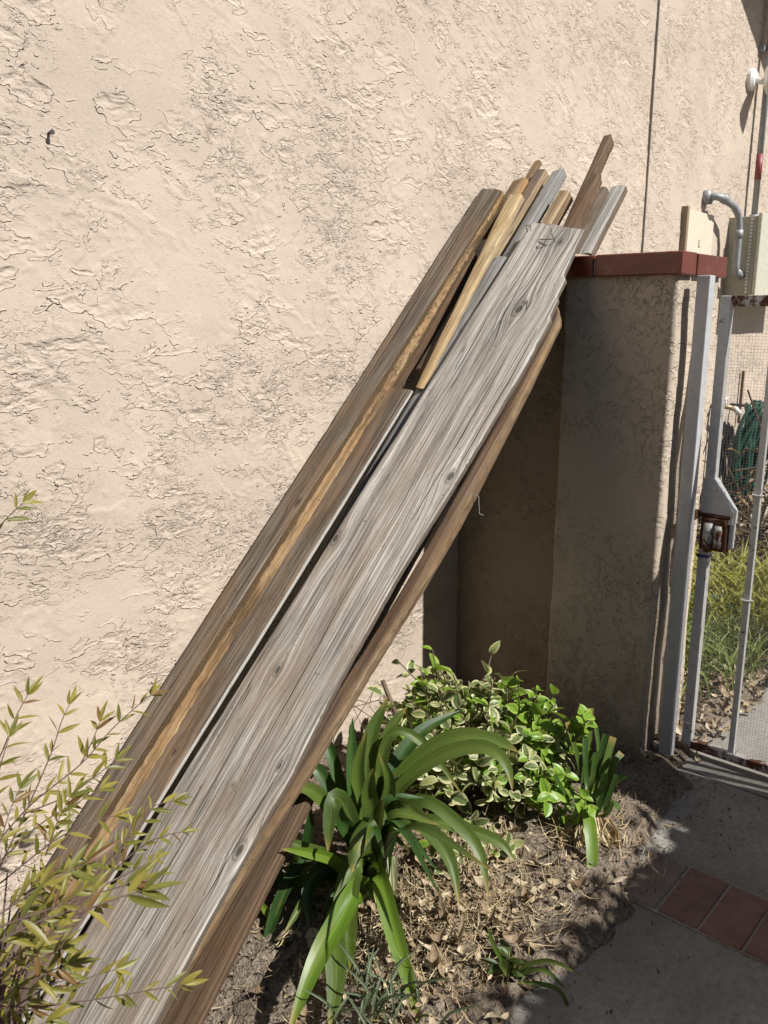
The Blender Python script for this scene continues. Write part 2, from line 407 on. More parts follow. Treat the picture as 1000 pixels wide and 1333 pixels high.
CAPM = m_brick('glazed_cap_tile', (.155,.034,.020), .28); PAVE = m_brick('paver_brick_clay', (.215,.122,.098), .9)
PAVG = m_brick('mortar_smeared_brick', (.23,.185,.155), .95)
MORT = m_plain('mortar', (.27,.245,.215), .95, .3, 60, .6)
GREEN = m_plain('green_hose_rubber', (.006,.055,.036), .38, .2, 40, .05)
WPL = m_plain('white_plastic', (.72,.71,.68), .4, .06, 20, .03)
DARKM = m_plain('dark_steel', (.05,.047,.045), .5, .3, 40, .1)
REDT = m_plain('red_tape', (.24,.06,.055), .5, .1, 40, .05)
BLUET = m_plain('blue_tape', (.03,.05,.22), .5, .1, 40, .05)
BRASS = m_plain('brass_tap', (.36,.27,.16), .45, .2, 40, .1, metal=.5)

# ================================================================== SETTING
# ground: one sheet to the horizon
g = obj('ground', [(-120,-120,-.30),(120,-120,-.30),(120,120,-.30),(-120,120,-.30)], [(0,1,2,3)], SOIL, origin=(0,0,-.30), smooth=False); tag(g, kind='structure')
# soil bed in front of the house
def soil_h(X, Y):
    edge = -1.17 + .06*perlin(X*3, X*0+2.2, 33) + .10*sst(1.6, 2.6, X) + .02*perlin(X*14, X*0, 35)
    edge = np.where(X > 2.62, -1.0 + .06*perlin(X*4, X*0+9, 36), edge)
    bed = .028 + .022*fbm(X*3, Y*3, 3, 30) + .010*fbm(X*14, Y*14, 3, 31) + .006*fbm(X*45, Y*45, 2, 32)
    k = sst(-.06, .10, Y-edge)
    mound = .05*np.exp(-((X-2.12)**2+(Y+.85)**2)/.05) + .03*np.exp(-((X-1.5)**2+(Y+.62)**2)/.06)
    near = sst(.16, .0, Y+.0)
    return -.045 + k*(.045+bed+mound*.8) - .16*sst(1.35, .75, X)*sst(-1.1, -.8, Y)
def ax(*segs):
    r = [segs[0][0]]
    for a, b, st in segs:
        n_ = max(1, int(round((b-a)/st))); r += list(np.linspace(a, b, n_+1)[1:])
    return np.array(r)
xs = ax((-3, .6, .06), (.6, 2.75, .009), (2.75, 4.2, .016), (4.2, 9, .05)); ys = ax((-1.45, -.0, .010), (-.0, .05, .025))
X, Y = np.meshgrid(xs, ys, indexing='ij'); Z = soil_h(X, Y)
g = obj('soil_bed', np.stack([X, Y, Z], -1).reshape(-1, 3), grid_faces(len(xs), len(ys)), SOIL, origin=(0, 0, 0)); tag(g, kind='structure')
# concrete path with a row of clay pavers across it
xs = ax((-3.5, .9, .1), (.9, 1.935, .02)); ys = ax((-2.95, -1.9, .1), (-1.9, -.95, .02))
path = empty('path', (0, 0, 0)); tag(path, kind='structure')
def slab(xa, ya, name):
    X, Y = np.meshgrid(xa, ya, indexing='ij')
    Z = .002+.003*fbm(X*1.5, Y*1.5, 2, 40)+.0012*fbm(X*12, Y*12, 2, 41)
    dd = np.minimum(X-xa[0], xa[-1]-X); Z = Z-.006*(1-sst(0, .025, dd))
    o = obj(name, np.stack([X, Y, Z], -1).reshape(-1, 3), grid_faces(len(xa), len(ya)), CONC, path); return o
slab(xs, ys, 'concrete_slab')
slab(ax((2.19, 2.70, .02)), ys, 'concrete_slab')
slab(ax((2.705, 2.90, .02)), ys, 'concrete_slab')
slab(ax((2.905, 4.6, .03), (4.6, 12, .2)), ys, 'concrete_slab')
MBm = MB().box((1.936, -2.95, -.06), (2.189, -1.0, -.002)); MBm.build('mortar_bed', MORT, path)
def brick_mesh(sx, sy, sz, name, m):
    b = MB().box((-sx/2, -sy/2, -sz), (sx/2, sy/2, 0), .006)
    me = bpy.data.meshes.new(name); me.from_pydata(b.v, [], b.f); me.materials.append(m)
    bm = bmesh.new(); bm.from_mesh(me); bmesh.ops.recalc_face_normals(bm, faces=bm.faces[:]); bm.to_mesh(me); bm.free()
    return me
bme = brick_mesh(.238, .109, .05, 'paver_brick', PAVE)
bmg = brick_mesh(.236, .106, .05, 'paver_brick', PAVG)
for i in range(15):
    o = link_mesh('paver_brick', bmg if i < 1 else bme, path, (2.062+random.uniform(-.003, .003), -1.150-.1135*i, .004+random.uniform(-.002, .002)))
    o.rotation_euler = (random.uniform(-.012, .012), random.uniform(-.012, .012), random.uniform(-.02, .02))

# ------------------------------------------------------------------ house
house = empty('house', (2.5, 0, 0), 'beige stucco house wall with rough trowelled plaster behind the leaning planks', 'house')
xs = ax((-5, .4, .06), (.4, .7, .012), (.7, 2.6, .0042), (2.6, 4.4, .0062), (4.4, 6.4, .014), (6.4, 14, .1))
zs = ax((-.35, .0, .05), (.0, 3.32, .0046), (3.32, 5.2, .06))
X, Z = np.meshgrid(xs, zs, indexing='ij')
H = stucco(X, Z)
o = obj('wall', np.stack([X, -H+.004, Z], -1).reshape(-1, 3), grid_faces(len(xs), len(zs)), STUCCO, house)
# solid behind the plaster
MB().box((-5, .03, -.35), (14, .28, 5.2)).build('wall_core', STUCCO, house)
# small roof with sloping verge, up and to the right
def rz(x): return 3.90 - .56*(x-5.29)
b = MB().prism([(3.6, rz(3.6)), (7.6, rz(7.6)), (7.6, rz(7.6)+.16), (3.6, rz(3.6)+.16)], 1, -.50, .02)
b.build('roof_verge', m_plain('brown_eave_paint', (.10,.075,.055), .7, .2, 12, .2), house)
# control joint in the plaster
b = MB().box((4.216, -.008, 1.2), (4.222, .006, 5.0)); b.build('control_joint', m_plain('joint_strip', (.27,.23,.19), .6, .2, 30, .1), house)
# nail
b = MB().tube([(1.055, .01, 1.957), (1.055, -.010, 1.957)], .0035, 8).tube([(1.055, -.010, 1.957), (1.055, -.013, 1.957)], .0058, 10)
tag(b.build('wall_nail', DARKM), 'small dark nail sticking out of the bare stucco wall', 'nail')

# ------------------------------------------------------------------ garden pillar and low side wall
def ring_solid(name, path_pts, z0, z1, dz, m, parent, fine=1.0, seed=0., top=True, amp=1.0):
    """closed ring (list of 2D points with outward normals) swept in z with plaster relief"""
    P = np.array([p[0] for p in path_pts]); Nn = np.array([p[1] for p in path_pts]); n = len(P)
    s = np.concatenate([[0], np.cumsum(np.linalg.norm(np.diff(P, axis=0), axis=1))])
    zz = ax((z0, z1, dz)); S, Zg = np.meshgrid(s, zz, indexing='ij')
    hh = amp*stucco(S+seed, Zg+seed*.7, fine)
    hh = hh + amp*.006*fbm(S*4+seed, Zg*3, 2, 50)
    XY = P[:, None, :] + Nn[:, None, :]*hh[..., None]
    V = np.concatenate([XY, Zg[..., None]], -1).reshape(-1, 3)
    nz = len(zz); i = np.arange(n)[:, None]*nz; j = ((np.arange(n)+1) % n)[:, None]*nz; k = np.arange(nz-1)[None, :]
    F = np.stack([i+k, j+k, j+k+1, i+k+1], -1).reshape(-1, 4)
    return obj(name, V, F, m, parent)
def rounded_rect(x0, x1, y0, y1, r, st_f, st_c):
    """counter-clockwise ring; fine steps on -x and -y sides"""
    pts = []
    def seg(a, b, nrm, st):
        L = math.dist(a, b); k = max(1, int(L/st))
        for i in range(k): t = i/k; pts.append(((a[0]+(b[0]-a[0])*t, a[1]+(b[1]-a[1])*t), nrm))
    def arc(cx, cy, a0):
        for i in range(5): a = a0+math.pi/2*i/5; pts.append(((cx+r*math.cos(a), cy+r*math.sin(a)), (math.cos(a), math.sin(a))))
    seg((x0+r, y0), (x1-r, y0), (0, -1), st_f); arc(x1-r, y0+r, -math.pi/2)
    seg((x1, y0+r), (x1, y1-r), (1, 0), st_c); arc(x1-r, y1-r, 0)
    seg((x1-r, y1), (x0+r, y1), (0, 1), st_c); arc(x0+r, y1-r, math.pi/2)
    seg((x0, y1-r), (x0, y0+r), (-1, 0), st_f); arc(x0+r, y0+r, math.pi)
    return pts
pil = empty('garden_pillar', (2.8, -.66, 0), 'stucco garden pillar with red tile cap joined to the house by a low wall', 'pillar')
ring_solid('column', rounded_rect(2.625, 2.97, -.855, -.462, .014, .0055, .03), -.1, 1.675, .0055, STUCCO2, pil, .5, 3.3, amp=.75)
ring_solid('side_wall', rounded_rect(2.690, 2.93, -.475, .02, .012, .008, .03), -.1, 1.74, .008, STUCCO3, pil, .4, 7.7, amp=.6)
MB().box((2.68, -.46, 1.70), (2.925, .02, 1.757)).build('wall_coping', STUCCO2, pil)
far = empty('shade_pillar', (2.72, -2.05, 0), 'unseen stucco pillar added on the hedge side to shade the path', 'pillar')  # out of view, added and sized for its shadow beside the gate
ring_solid('column', rounded_rect(2.60, 2.84, -2.27, -1.86, .014, .02, .03), -.1, 1.72, .02, STUCCO2, far, .5, 5.1, amp=.75)
MB().box((2.585, -2.285, 1.715), (2.855, -1.845, 1.775), .005).build('cap', CAPM, far)
# cap: tiles with glazed red edge (front row, end row, inner)
cz0, cz1 = 1.674, 1.742
def tile(lo, hi):
    b = MB().box(lo, hi, .004); o = b.build('cap_tile', CAPM, pil); return o
tile((2.602, -.574, cz0), (2.72, -.462, cz1)); tile((2.602, -.872, cz0), (2.72, -.582, cz1+.001))
tile((2.725, -.874, cz0), (2.985, -.70, cz1-.001)); tile((2.725, -.695, cz0), (2.985, -.462, cz1))
MB().box((2.610, -.864, cz0+.004), (2.978, -.466, cz1-.006)).build('mortar_joint', MORT, pil)

# ================================================================== PLANKS
AL = math.radians(44.41); DU = np.array([math.cos(AL), 0, math.sin(AL)]); NW = np.array([-math.sin(AL), 0, math.cos(AL)])
P0 = np.array([2.745, -.0, 2.0]) - DU*2.857
def ramp_pt(u, v, w): return P0 + np.multiply.outer(u, DU) + np.multiply.outer(v, np.array([0, -1., 0])) + np.multiply.outer(w, NW)

GREY = m_wood('silver_grey_wood', (.075,.066,.056), (.300,.280,.250), (.70,.675,.63), (.29,.205,.140), .65, warm_u=(1.3, 2.1), stain=.40)
BRN = m_wood('brown_grey_wood', (.046,.036,.028), (.135,.108,.082), (.31,.265,.215), (.20,.115,.055), .7)
DBRN = m_wood('dark_brown_wood', (.045,.030,.020), (.115,.075,.047), (.22,.16,.11), (.16,.08,.035), .5)
ORNG = m_wood('fresh_orange_wood', (.17,.095,.040), (.36,.215,.095), (.52,.36,.19), (.44,.24,.085), .5)
YELL = m_wood('pale_yellow_wood', (.22,.145,.07), (.46,.345,.19), (.68,.57,.38), (.42,.27,.12), .6)
TAN = m_wood('tan_edge_wood', (.085,.055,.033), (.20,.135,.080), (.37,.27,.17), (.28,.16,.07), .6)
BLUE = m_wood('blue_grey_wood', (.10,.097,.092), (.22,.218,.212), (.42,.415,.40), (.22,.18,.13), .4)
PTAN = m_wood('pale_tan_wood', (.19,.13,.075), (.36,.265,.165), (.52,.42,.29), (.36,.24,.12), .4)
BARK = m_wood('rough_bark_edge', (.065,.040,.022), (.265,.165,.080), (.50,.37,.22), (.32,.18,.07), .6, fine=1.3, bump=2.5, bark=True, stain=.8)
GEDGE = m_wood('grey_plank_edge', (.06,.05,.04), (.15,.125,.10), (.28,.24,.20), (.2,.14,.09), .5)
PALE = m_wood('bleached_edge_wood', (.30,.28,.25), (.55,.53,.49), (.75,.73,.70), (.5,.42,.32), .2)

planks = []
def plank(label, u0, u1, va, vb, wt, th, mats, seed=0., knots=(), du=.010, dv=.007, dw=.009, bow=.004, chip=.0025,
          end_slant=0., jag=.004, mi_bot=1, wslope=0., rag=0., wane=None, left_fn=None, cracks=(), wid_=None, edge_fn=None, name='plank'):
    """va, vb: (v at u=0, v at u=2.85) of the wall-side and the outer edge; wt top offset"""
    nu = max(4, int((u1-u0)/du)); us = np.linspace(u0, u1, nu+1)
    vm0 = (va[0]+vb[0])/2; wid = wid_ or max(vb[0]-va[0], vb[1]-va[1])
    nv = max(3, int(wid/dv)); nw = max(2, int(th/dw))
    # cross-section ring: top (nv+1 pts) , outer edge, bottom (3), inner edge
    t = [(i/nv, 1., 0) for i in range(nv+1)]
    bevel = .004
    ring = [(a, 1., 0) for a in np.linspace(0, 1, nv+1)]
    ring += [(1., 1-k/nw, 1) for k in range(1, nw)]
    ring += [(a, 0., 2) for a in np.linspace(1, 0, 4)]
    ring += [(0., k/nw, 1) for k in range(1, nw)]
    R = np.array([(r[0], r[1]) for r in ring]); part = np.array([r[2] for r in ring]); nr = len(ring)
    U, A = np.meshgrid(us, R[:, 0], indexing='ij'); B = np.meshgrid(us, R[:, 1], indexing='ij')[1]
    f = U/2.85
    VL = va[0]+(va[1]-va[0])*f; VR = vb[0]+(vb[1]-vb[0])*f
    VR = VR + chip*fbm(U*2.2, U*0+seed*3.1, 2, 60) + chip*.9*np.minimum(0, fbm(U*34, U*0+seed*3.1, 3, 68)+.25) + (edge_fn(U) if edge_fn else 0)
    VL = VL + (left_fn(U) if left_fn else 0) + chip*fbm(U*2, U*0+seed*5.3+4, 2, 61)
    Vv = VL+(VR-VL)*A
    if wane: Vv = Vv + np.where(A > .5, wane(U)*(1-B), 0)
    # soften the long corners
    cw = np.minimum(A, 1-A)*(VR-VL); ch = np.minimum(B, 1-B)*th
    Wt = wt + wslope*(U-u0) + bow*np.sin(U*1.9+seed) + .6*bow*(A-.5)*np.sin(U*1.1+seed*2)
    Ww = Wt - th*(1-B)
    top = (np.abs(B-1) < 1e-6)
    Ww = np.where(top, Ww - .0035*np.exp(-cw/.004) + .0012*fbm(U*3, Vv*60+seed*7, 2, 62) - .004*np.maximum(0, fbm(U*8, Vv*4+seed, 2, 66)-.45)*np.exp(-cw/.03), Ww)
    Vv = np.where((A > .999) & (B < .99) & (B > .01), Vv + .0016*fbm(U*20, B*3+seed, 2, 63) + rag*np.maximum(0, fbm(U*22, B*2.5+seed, 3, 64)), Vv)
    Vv = np.where((A > .999) & top, Vv-.002, Vv)
    # ragged ends
    e = jag*fbm(Vv*45+seed, Vv*0+1.7, 3, 65)
    k1 = np.exp(-(u1-U)/.03); k0 = np.exp(-(U-u0)/.03)
    Uo = U + k1*(e + end_slant*(A-.5)) - k0*e
    # grain coordinates bent round the knots
    gu = U.copy(); gv = np.where(part[None, :] == 0, Vv, np.where(part[None, :] == 1, Ww*1.0+A*.37+3, Vv+7.7)); kn = np.zeros_like(U)
    gv = gv + .006*fbm(U*1.6, Vv*5+seed*2, 2, 67)
    cr_ = np.full_like(U, 9.)
    for (ca, cb, v0_, v1_, wd_) in cracks:
        t_ = (U-ca)/(cb-ca); vc = v0_+(v1_-v0_)*t_+.004*perlin(U*3.3+seed, U*0+ca*9, 69)+.0012*perlin(U*17+seed, U*0+ca*5, 69)
        wv_ = 2.0*wd_*np.clip(4*t_*(1-t_), 0, 1)**.5*(.55+.6*np.abs(perlin(U*6, U*0+ca*3, 72)))
        q_ = np.where((t_ > 0) & (t_ < 1) & (part[None, :] == 0), (Vv-vc)/np.maximum(wv_, 1e-5), 9.)
        cr_ = np.where(np.abs(q_) < np.abs(cr_), q_, cr_)
    cr_ = np.clip(cr_, -9, 9)
    for (ku, kv, kr) in knots:
        dx = (U-ku)/1.7; dy = Vv-kv; d = np.sqrt(dx*dx+dy*dy)
        m_ = (part[None, :] == 0)
        gv = np.where(m_, gv - .85*dy*np.exp(-(d/(kr*2.2))**2) , gv)
        kn = np.where(m_, np.maximum(kn, np.clip(1-d/(kr*1.25), 0, 1)), kn)
    V = (P0[None, None, :] + Uo[..., None]*DU + Vv[..., None]*np.array([0, -1., 0]) + Ww[..., None]*NW).reshape(-1, 3)
    gr = np.stack([gu, gv, np.full_like(gu, seed*3.17)], -1).reshape(-1, 3)
    i = np.arange(nu)[:, None]*nr; jj = np.arange(nr)[None, :]; j2 = (np.arange(nr)+1) % nr
    F = np.stack([i+jj, i+nr+jj, i+nr+j2[None, :], i+j2[None, :]], -1).reshape(-1, 4)
    pm = np.array([0 if (part[k] == 0 and part[j2[k]] == 0) else 1 for k in range(nr)])
    MI = np.tile(pm, nu)
    # end caps as quad strips: centre vertices
    caps = []; capg = []; Fc = []
    nb = len(V)
    for e_, base in ((0, 0), (1, nu*nr)):
        c = V[base:base+nr].mean(0); ci = nb+len(caps); caps.append(c); capg.append((seed, 11.3, seed))
        for k in range(nr):
            q = (base+k, base+j2[k], ci); Fc.append(q if e_ == 0 else q[::-1])
    V = np.vstack([V, np.array(caps)]); gr = np.vstack([gr, np.array(capg)]); kn = np.concatenate([kn.ravel(), [0]*len(caps)]); cr_ = np.concatenate([cr_.ravel(), [9]*len(caps)])
    faces = [tuple(q) for q in F]+Fc; MI = list(MI)+[1]*len(Fc)
    o = obj(name, V, faces, mats, origin=ramp_pt(max(u0, .05), (va[0]+vb[0])/2 or .58, wt-th), smooth=True, mi=MI,
            attrs={'gr': ('FLOAT_VECTOR', gr), 'kn': ('FLOAT', kn), 'ck': ('FLOAT', cr_)})
    bm = bmesh.new(); bm.from_mesh(o.data); bmesh.ops.recalc_face_normals(bm, faces=bm.faces[:])
    for ed in bm.edges:
        if len(ed.link_faces) == 2 and ed.calc_face_angle(0) > .9: ed.smooth = False
    bm.to_mesh(o.data); bm.free()
    tag(o, label, 'plank', 'planks leaning on the garden wall'); planks.append(o); return o

# -- long plank against the house wall with a torn orange edge
plank('brown plank tight against the house wall with torn orange edge', -.26, 2.868, (.014, .012), (.096, .114), .0, .044, [BRN, BARK], 1.3,
      [(1.42, .085, .016)], rag=.007, end_slant=-.02, chip=.002, bow=.002, cracks=[(.3, 1.2, .05, .055, .0012), (1.8, 2.86, .045, .05, .0016), (1.0, 1.7, .075, .07, .001)], wane=lambda U: .034*sst(2.7, 1.7, U)+.006)
# -- short board beside it
plank('short dark board whose square sawn top ends halfway up the stack', -.26, 1.918, (.100, .100), (.208, .232), -.032, .012, [BRN, PALE], 2.1,
      [(.62, .17, .012)], bow=.0015, chip=.0006, jag=.001)
# -- wide silver plank on top
def wedge(U): return np.interp(U, [0, .3, .6, .7, .9, 1.3, 1.5, 1.75, 2.0, 2.24, 2.26, 2.33, 2.345, 2.42, 2.44, 2.52, 2.65], [.012, .002, .002, .010, -.002, -.001, .014, .024, .036, .036, .026, .022, .012, .010, -.004, -.012, -.022])
wide = plank('very wide silver-grey weathered plank lying on top of the stack', -.26, 2.685, (.209, .293), (.545, .545), -.045, .015, [GREY, GEDGE], 3.7,
      [(2.285, .445, .028), (1.35, .262, .022), (1.62, .535, .022), (.93, .33, .018), (.71, .505, .013), (.50, .525, .022), (.62, .40, .008), (2.60, .455, .014)],
      dv=.005, du=.008, end_slant=-.055, edge_fn=wedge, cracks=[(-.1, .62, .36, .345, .0016), (.55, 1.35, .425, .41, .0013), (1.45, 2.05, .49, .50, .0016), (2.05, 2.70, .40, .395, .0018), (1.0, 1.6, .33, .32, .0011), (2.3, 2.70, .48, .49, .0013), (.25, .75, .50, .515, .0014), (1.62, 2.2, .545, .556, .0022), (.3, 1.0, .27, .262, .0011), (1.5, 2.4, .335, .35, .0010)], chip=.003, bow=.003, jag=.006)
# -- grey strip between
plank('narrow smooth grey strip in the gap beside the wide plank', -.26, 2.56, (.185, .205), (.235, .262), -.135, .016, [BLUE, BLUE], 4.4, bow=.0005, chip=.0006, wslope=.028)
# -- brown board under the outer edge
B12R = lambda U: np.interp(U, [-.2, .5, .74, 1.0, 1.27, 1.5, 2.0, 2.36], [.500, .538, .562, .578, .600, .606, .598, .578])
plank('long brown stake lying along the outer edge of the wide plank', -.26, 2.31, (0, 0), (0, 0), -.064, .042, [DBRN, TAN], 5.2,
      [], end_slant=-.06, chip=.003, rag=.006, jag=.012, bow=.001, dv=.004, edge_fn=B12R, left_fn=lambda U: B12R(U)-.036, wid_=.036)
plank('olive-grey board hidden lowest beneath the stack', -.26, 1.70, (.24, .24), (.47, .47), -.150, .022, [BRN, BRN], 6.1, bow=.001)
plank('reddish-brown board low at the foot beside the agapanthus', -.26, .72, (.40, .40), (.570, .46), -.160, .030, [DBRN, DBRN], 6.5, bow=.001)
plank('old board wedged under the plank at the house wall', -.26, 2.60, (.014, .014), (.100, .100), -.052, .060, [DBRN, DBRN], 6.9, bow=.001)
# -- pale split lath
plank('pale yellow split lath beside the torn orange edge', 1.95, 2.872, (.395, .118), (.345, .186), -.058, .022, [YELL, YELL], 7.3, [(2.70, .15, .008)], bow=.001, chip=.002, end_slant=-.01, wslope=.0235)
# -- ends fanning out above the wall
plank('short orange-brown block end showing above the pale lath', 2.70, 3.00, (.100, .072), (.150, .128), -.062, .030, [TAN, ORNG], 8.2, [(2.9, .11, .01)], bow=.0, end_slant=.02)
plank('thin tan lath end behind the orange-brown block', 2.75, 3.155, (.11, .082), (.14, .110), -.096, .020, [TAN, TAN], 8.8, bow=.0)
plank('grey square stake end with pale sunlit side', 2.05, 3.075, (.150, .128), (.195, .172), -.083, .040, [BRN, PTAN], 9.4, bow=.0, chip=.0008)
plank('blue-grey square stake end in the fan of board tops', 2.05, 3.058, (.232, .210), (.275, .252), -.083, .040, [BLUE, BLUE], 10.1, bow=.0, chip=.0008, end_slant=.01)
plank('clean tan stake end just above the wide plank', 2.05, 2.93, (.320, .291), (.366, .338), -.083, .042, [PTAN, TAN], 10.9, bow=.0, chip=.0008, end_slant=-.012)
def spl(U): return -.020*sst(3.0, 3.02, U)
plank('tallest dark brown splintered stake above all other boards', 2.37, 3.225, (.66, .382), (.71, .438), -.082, .036, [DBRN, DBRN], 11.7, bow=.0, chip=.003, rag=.01, edge_fn=spl, jag=.014, end_slant=-.02)
plank('dark grey stake end next to the ribbed outer stake', 2.70, 3.030, (.50, .383), (.54, .425), -.158, .026, [BRN, BRN], 12.6, bow=.0, chip=.0008)
plank('ribbed pale grey stake end closest to the red pillar cap', 2.72, 3.085, (.493, .408), (.55, .465), -.198, .028, [GREY, BRN], 13.5, bow=.0, chip=.002)
# nails bent over at the head of the wide plank
b = MB(); q = lambda u, v, w_: ramp_pt(np.array(u), np.array(v), np.array(w_))
b.tube([q(2.60, .435, -.05), q(2.605, .433, -.025), q(2.612, .425, -.015), q(2.63, .42, -.012)], .0018, 6).tube([q(2.615, .37, -.04), q(2.60, .43, -.03)], .0016, 6)
b.build('bent_nail', DARKM, wide)
b = MB().tube([q(2.66, .30, -.05), q(2.67, .30, -.02), q(2.665, .32, -.018), q(2.65, .325, -.03)], .0016, 6); b.build('bent_nail', DARKM, wide)
b = MB().tube([q(1.60, .600, -.085), q(1.60, .622, -.09), q(1.565, .626, -.125), q(1.565, .638, -.13)], .0013, 5); b.build('wire_staple', GALV, planks[4])

# ================================================================== GATE
PX0, PX1, PY0, PY1 = 2.685, 2.730, -.931, -.889
post = empty('gate_post', (2.71, -.937, 0), 'grey-white square steel post standing beside the stucco pillar', 'gate post')
MB().box((PX0, PY0, -.05), (PX1, PY1, 1.672), .003).build('tube', POSTW, post)
gate = empty('metal_gate', (2.82, -1.36, 0), 'white barred metal gate with wire mesh and a rusty lock', 'gate')
GX0, GX1 = 2.802, 2.834; GY0, GY1 = -.960, -1.80
MB().box((GX0, GY0, .03), (GX1, -.926, 1.612), .002).build('frame_stile', WHITE, gate)
MB().box((GX0, GY1, .03), (GX1, GY1+.036, 1.612), .002).build('frame_stile', WHITE, gate)
MB().box((GX0+.001, GY1+.03, 1.578), (GX1-.001, -.927, 1.6125), .002).build('top_rail', RUSTW, gate)
MB().box((GX0+.001, GY1+.03, .025), (GX1-.001, -.927, .056), .002).build('bottom_rail', RUSTW, gate)
bl = MB().box((-.010, -.010, 0), (.010, .010, 1.53), .0015)
bme = bpy.data.meshes.new('bar'); bme.from_pydata(bl.v, [], bl.f); bme.materials.append(WHITE)
yb = -1.098; k = 0
while yb > GY1+.06:
    o = link_mesh('bar', bme, gate, Vector((2.818, yb, .052))-gate.location); yb -= .235; k += 1
# wire mesh on the far side of the bars
b = MB(); mx = GX1+.004; s_ = .0100; r_ = .00025
y = -.935
while y > GY1+.02: b.box((mx-r_, y-r_, .04), (mx+r_, y+r_, 1.60)); y -= s_
z = .045
while z < 1.60: b.box((mx+r_, GY1+.02, z-r_), (mx+3*r_, -.932, z+r_)); z += s_
o = b.build('wire_mesh', GALV, gate); tag(o, kind='stuff')
# lock plate and lock
b = MB().prism([(-.926, 1.02), (-.960, 1.02), (-1.035, .915), (-1.035, .872), (-.926, .872)], 0, GX0-.012, GX1+.002); b.build('lock_plate', WHITE, gate)
lk = MB().box((GX0-.018, -1.020, .775), (GX1+.004, -.932, .885), .004).build('lock_box', RUST, gate)
MB().tube([(GX0-.022, -.962, .772), (GX0-.022, -.962, .872)], .017, 12).build('lock_cylinder', RUSTW, lk, smooth=True)
MB().tube([(GX0-.022, -.994, .790), (GX0-.022, -.994, .866)], .013, 12).build('lock_barrel', RUSTW, lk, smooth=True)
MB().box((GX0-.026, -1.018, .866), (GX0+.004, -.936, .888), .004).build('lock_cover', RUST, lk)
MB().box((GX0+.002, -1.034, .785), (GX1-.002, -1.021, .868), .002).build('lock_guard', WHITE, lk)
MB().tube([(2.79, -1.025, .895), (2.79, -.955, .895), (2.785, -.87, .895)], .007, 8).build('bolt', RUST, lk)
MB().box((2.728, -.925, .880), (2.79, -.905, .910), .002).build('strike', RUST, post)
MB().box((GX0-.002, GY0-.002, .742), (GX1+.002, -.924, .752)).build('blue_tape', BLUET, gate)
for (yy, zz) in ((-1.098, .98), (-.943, .70), (-1.098, .62), (-.943, .12)):
    b = MB(); b.tube([(2.818+.016*math.cos(a)*1.0, yy+.017*math.sin(a), zz+.002*math.sin(a*2)) for a in np.linspace(0, 2*math.pi, 13)], .0022, 6)
    b.tube([(2.803, yy-.008, zz), (2.795, yy+.012, zz+.004)], .003, 6); b.build('cable_tie', WPL, gate)

# ================================================================== WALL FITTINGS
# access panel
A_ = on_y(890, 270, 0.); B_ = on_y(926, 280, 0.)
b = MB().box((A_[0], -.020, 1.62), (B_[0], .01, 2.115), .004); pan = b.build('access_panel', PANEL, origin=((A_[0]+B_[0])/2, 0, 1.62)); tag(pan, 'flat beige access panel set in the stucco above the pillar', 'panel')
MB().box((A_[0]-.012, -.030, 1.62), (A_[0]+.016, .01, 2.13), .003).build('side_rail', m_plain('panel_rail', (.26,.19,.13), .7, .1), pan)
MB().box((A_[0]+.20, -.026, 1.93), (A_[0]+.225, -.018, 1.97), .002).build('latch', PANEL, pan)
# electrical box
bx0 = 5.42; eb = empty('electrical_box', (5.7, 0, 1.66), 'grey-beige electrical cabinet mounted on the far stucco wall', 'electrical box')
MB().box((bx0, -.17, 1.66), (6.3, .01, 2.13), .006).build('cabinet', BOXM, eb)
MB().box((bx0-.012, -.195, 1.645), (6.32, -.172, 2.145), .006).build('door', m_paint('box_door_enamel', (.55,.53,.43), .02, .4), eb)
b = MB()
for i in range(22): b.box((bx0-.004, -.142, 1.685+.02*i), (bx0+.002, -.128, 1.697+.02*i))
b.build('vent_row', WPL, eb)
# flexible conduit bend
c0 = on_y(918, 257, 0.)
pts = [(c0[0], .01, c0[2]), (c0[0], -.06, c0[2]), (c0[0]+.03, -.085, c0[2]-.005), (c0[0]+.20, -.095, c0[2]-.035), (c0[0]+.275, -.098, c0[2]-.075), (c0[0]+.305, -.10, c0[2]-.15), (c0[0]+.31, -.10, c0[2]-.36), (c0[0]+.315, -.10, c0[2]-.40), (bx0+.01, -.10, c0[2]-.42)]
cdt = empty('bent_conduit', (c0[0], 0, c0[2]), 'bent grey metal conduit curving from the wall into the electrical cabinet', 'conduit')
MB().tube(pts, .021, 12).build('pipe', GALV, cdt, smooth=True)
MB().tube([pts[0], (pts[0][0], -.035, pts[0][2])], .040, 14).build('wall_flange', GALV, cdt, smooth=True)
for j, (q0, q1) in enumerate(((pts[2], pts[3]), (pts[5], pts[6]), (pts[7], pts[8]))):
    q0 = np.array(q0); q1 = np.array(q1); d = q1-q0; MB().tube([q0+d*.05, q0+d*.05+d/np.linalg.norm(d)*.045], .026, 12).build('coupling', GALV, cdt, smooth=True)
# riser conduit
r0 = on_y(984, 281, -.06); r1 = on_y(995, 110, -.06)
rx = r0[0]; rc = empty('riser_conduit', (rx, -.05, 2.12), 'straight steel conduit with red tape rising from the electrical cabinet', 'conduit')
MB().tube([(rx, -.05, 2.12), (rx, -.05, 4.3)], .019, 12).build('pipe', GALV, rc, smooth=True)
MB().tube([(rx, -.05, 2.37), (rx, -.05, 2.52)], .0205, 12).build('red_tape', REDT, rc, smooth=True)
MB().tube([(rx, -.05, 2.12), (rx, -.05, 2.165)], .028, 12).build('coupling', GALV, rc, smooth=True)
MB().box((rx-.045, -.03, 3.1), (rx+.045, .01, 3.125)).build('pipe_strap', GALV, rc)
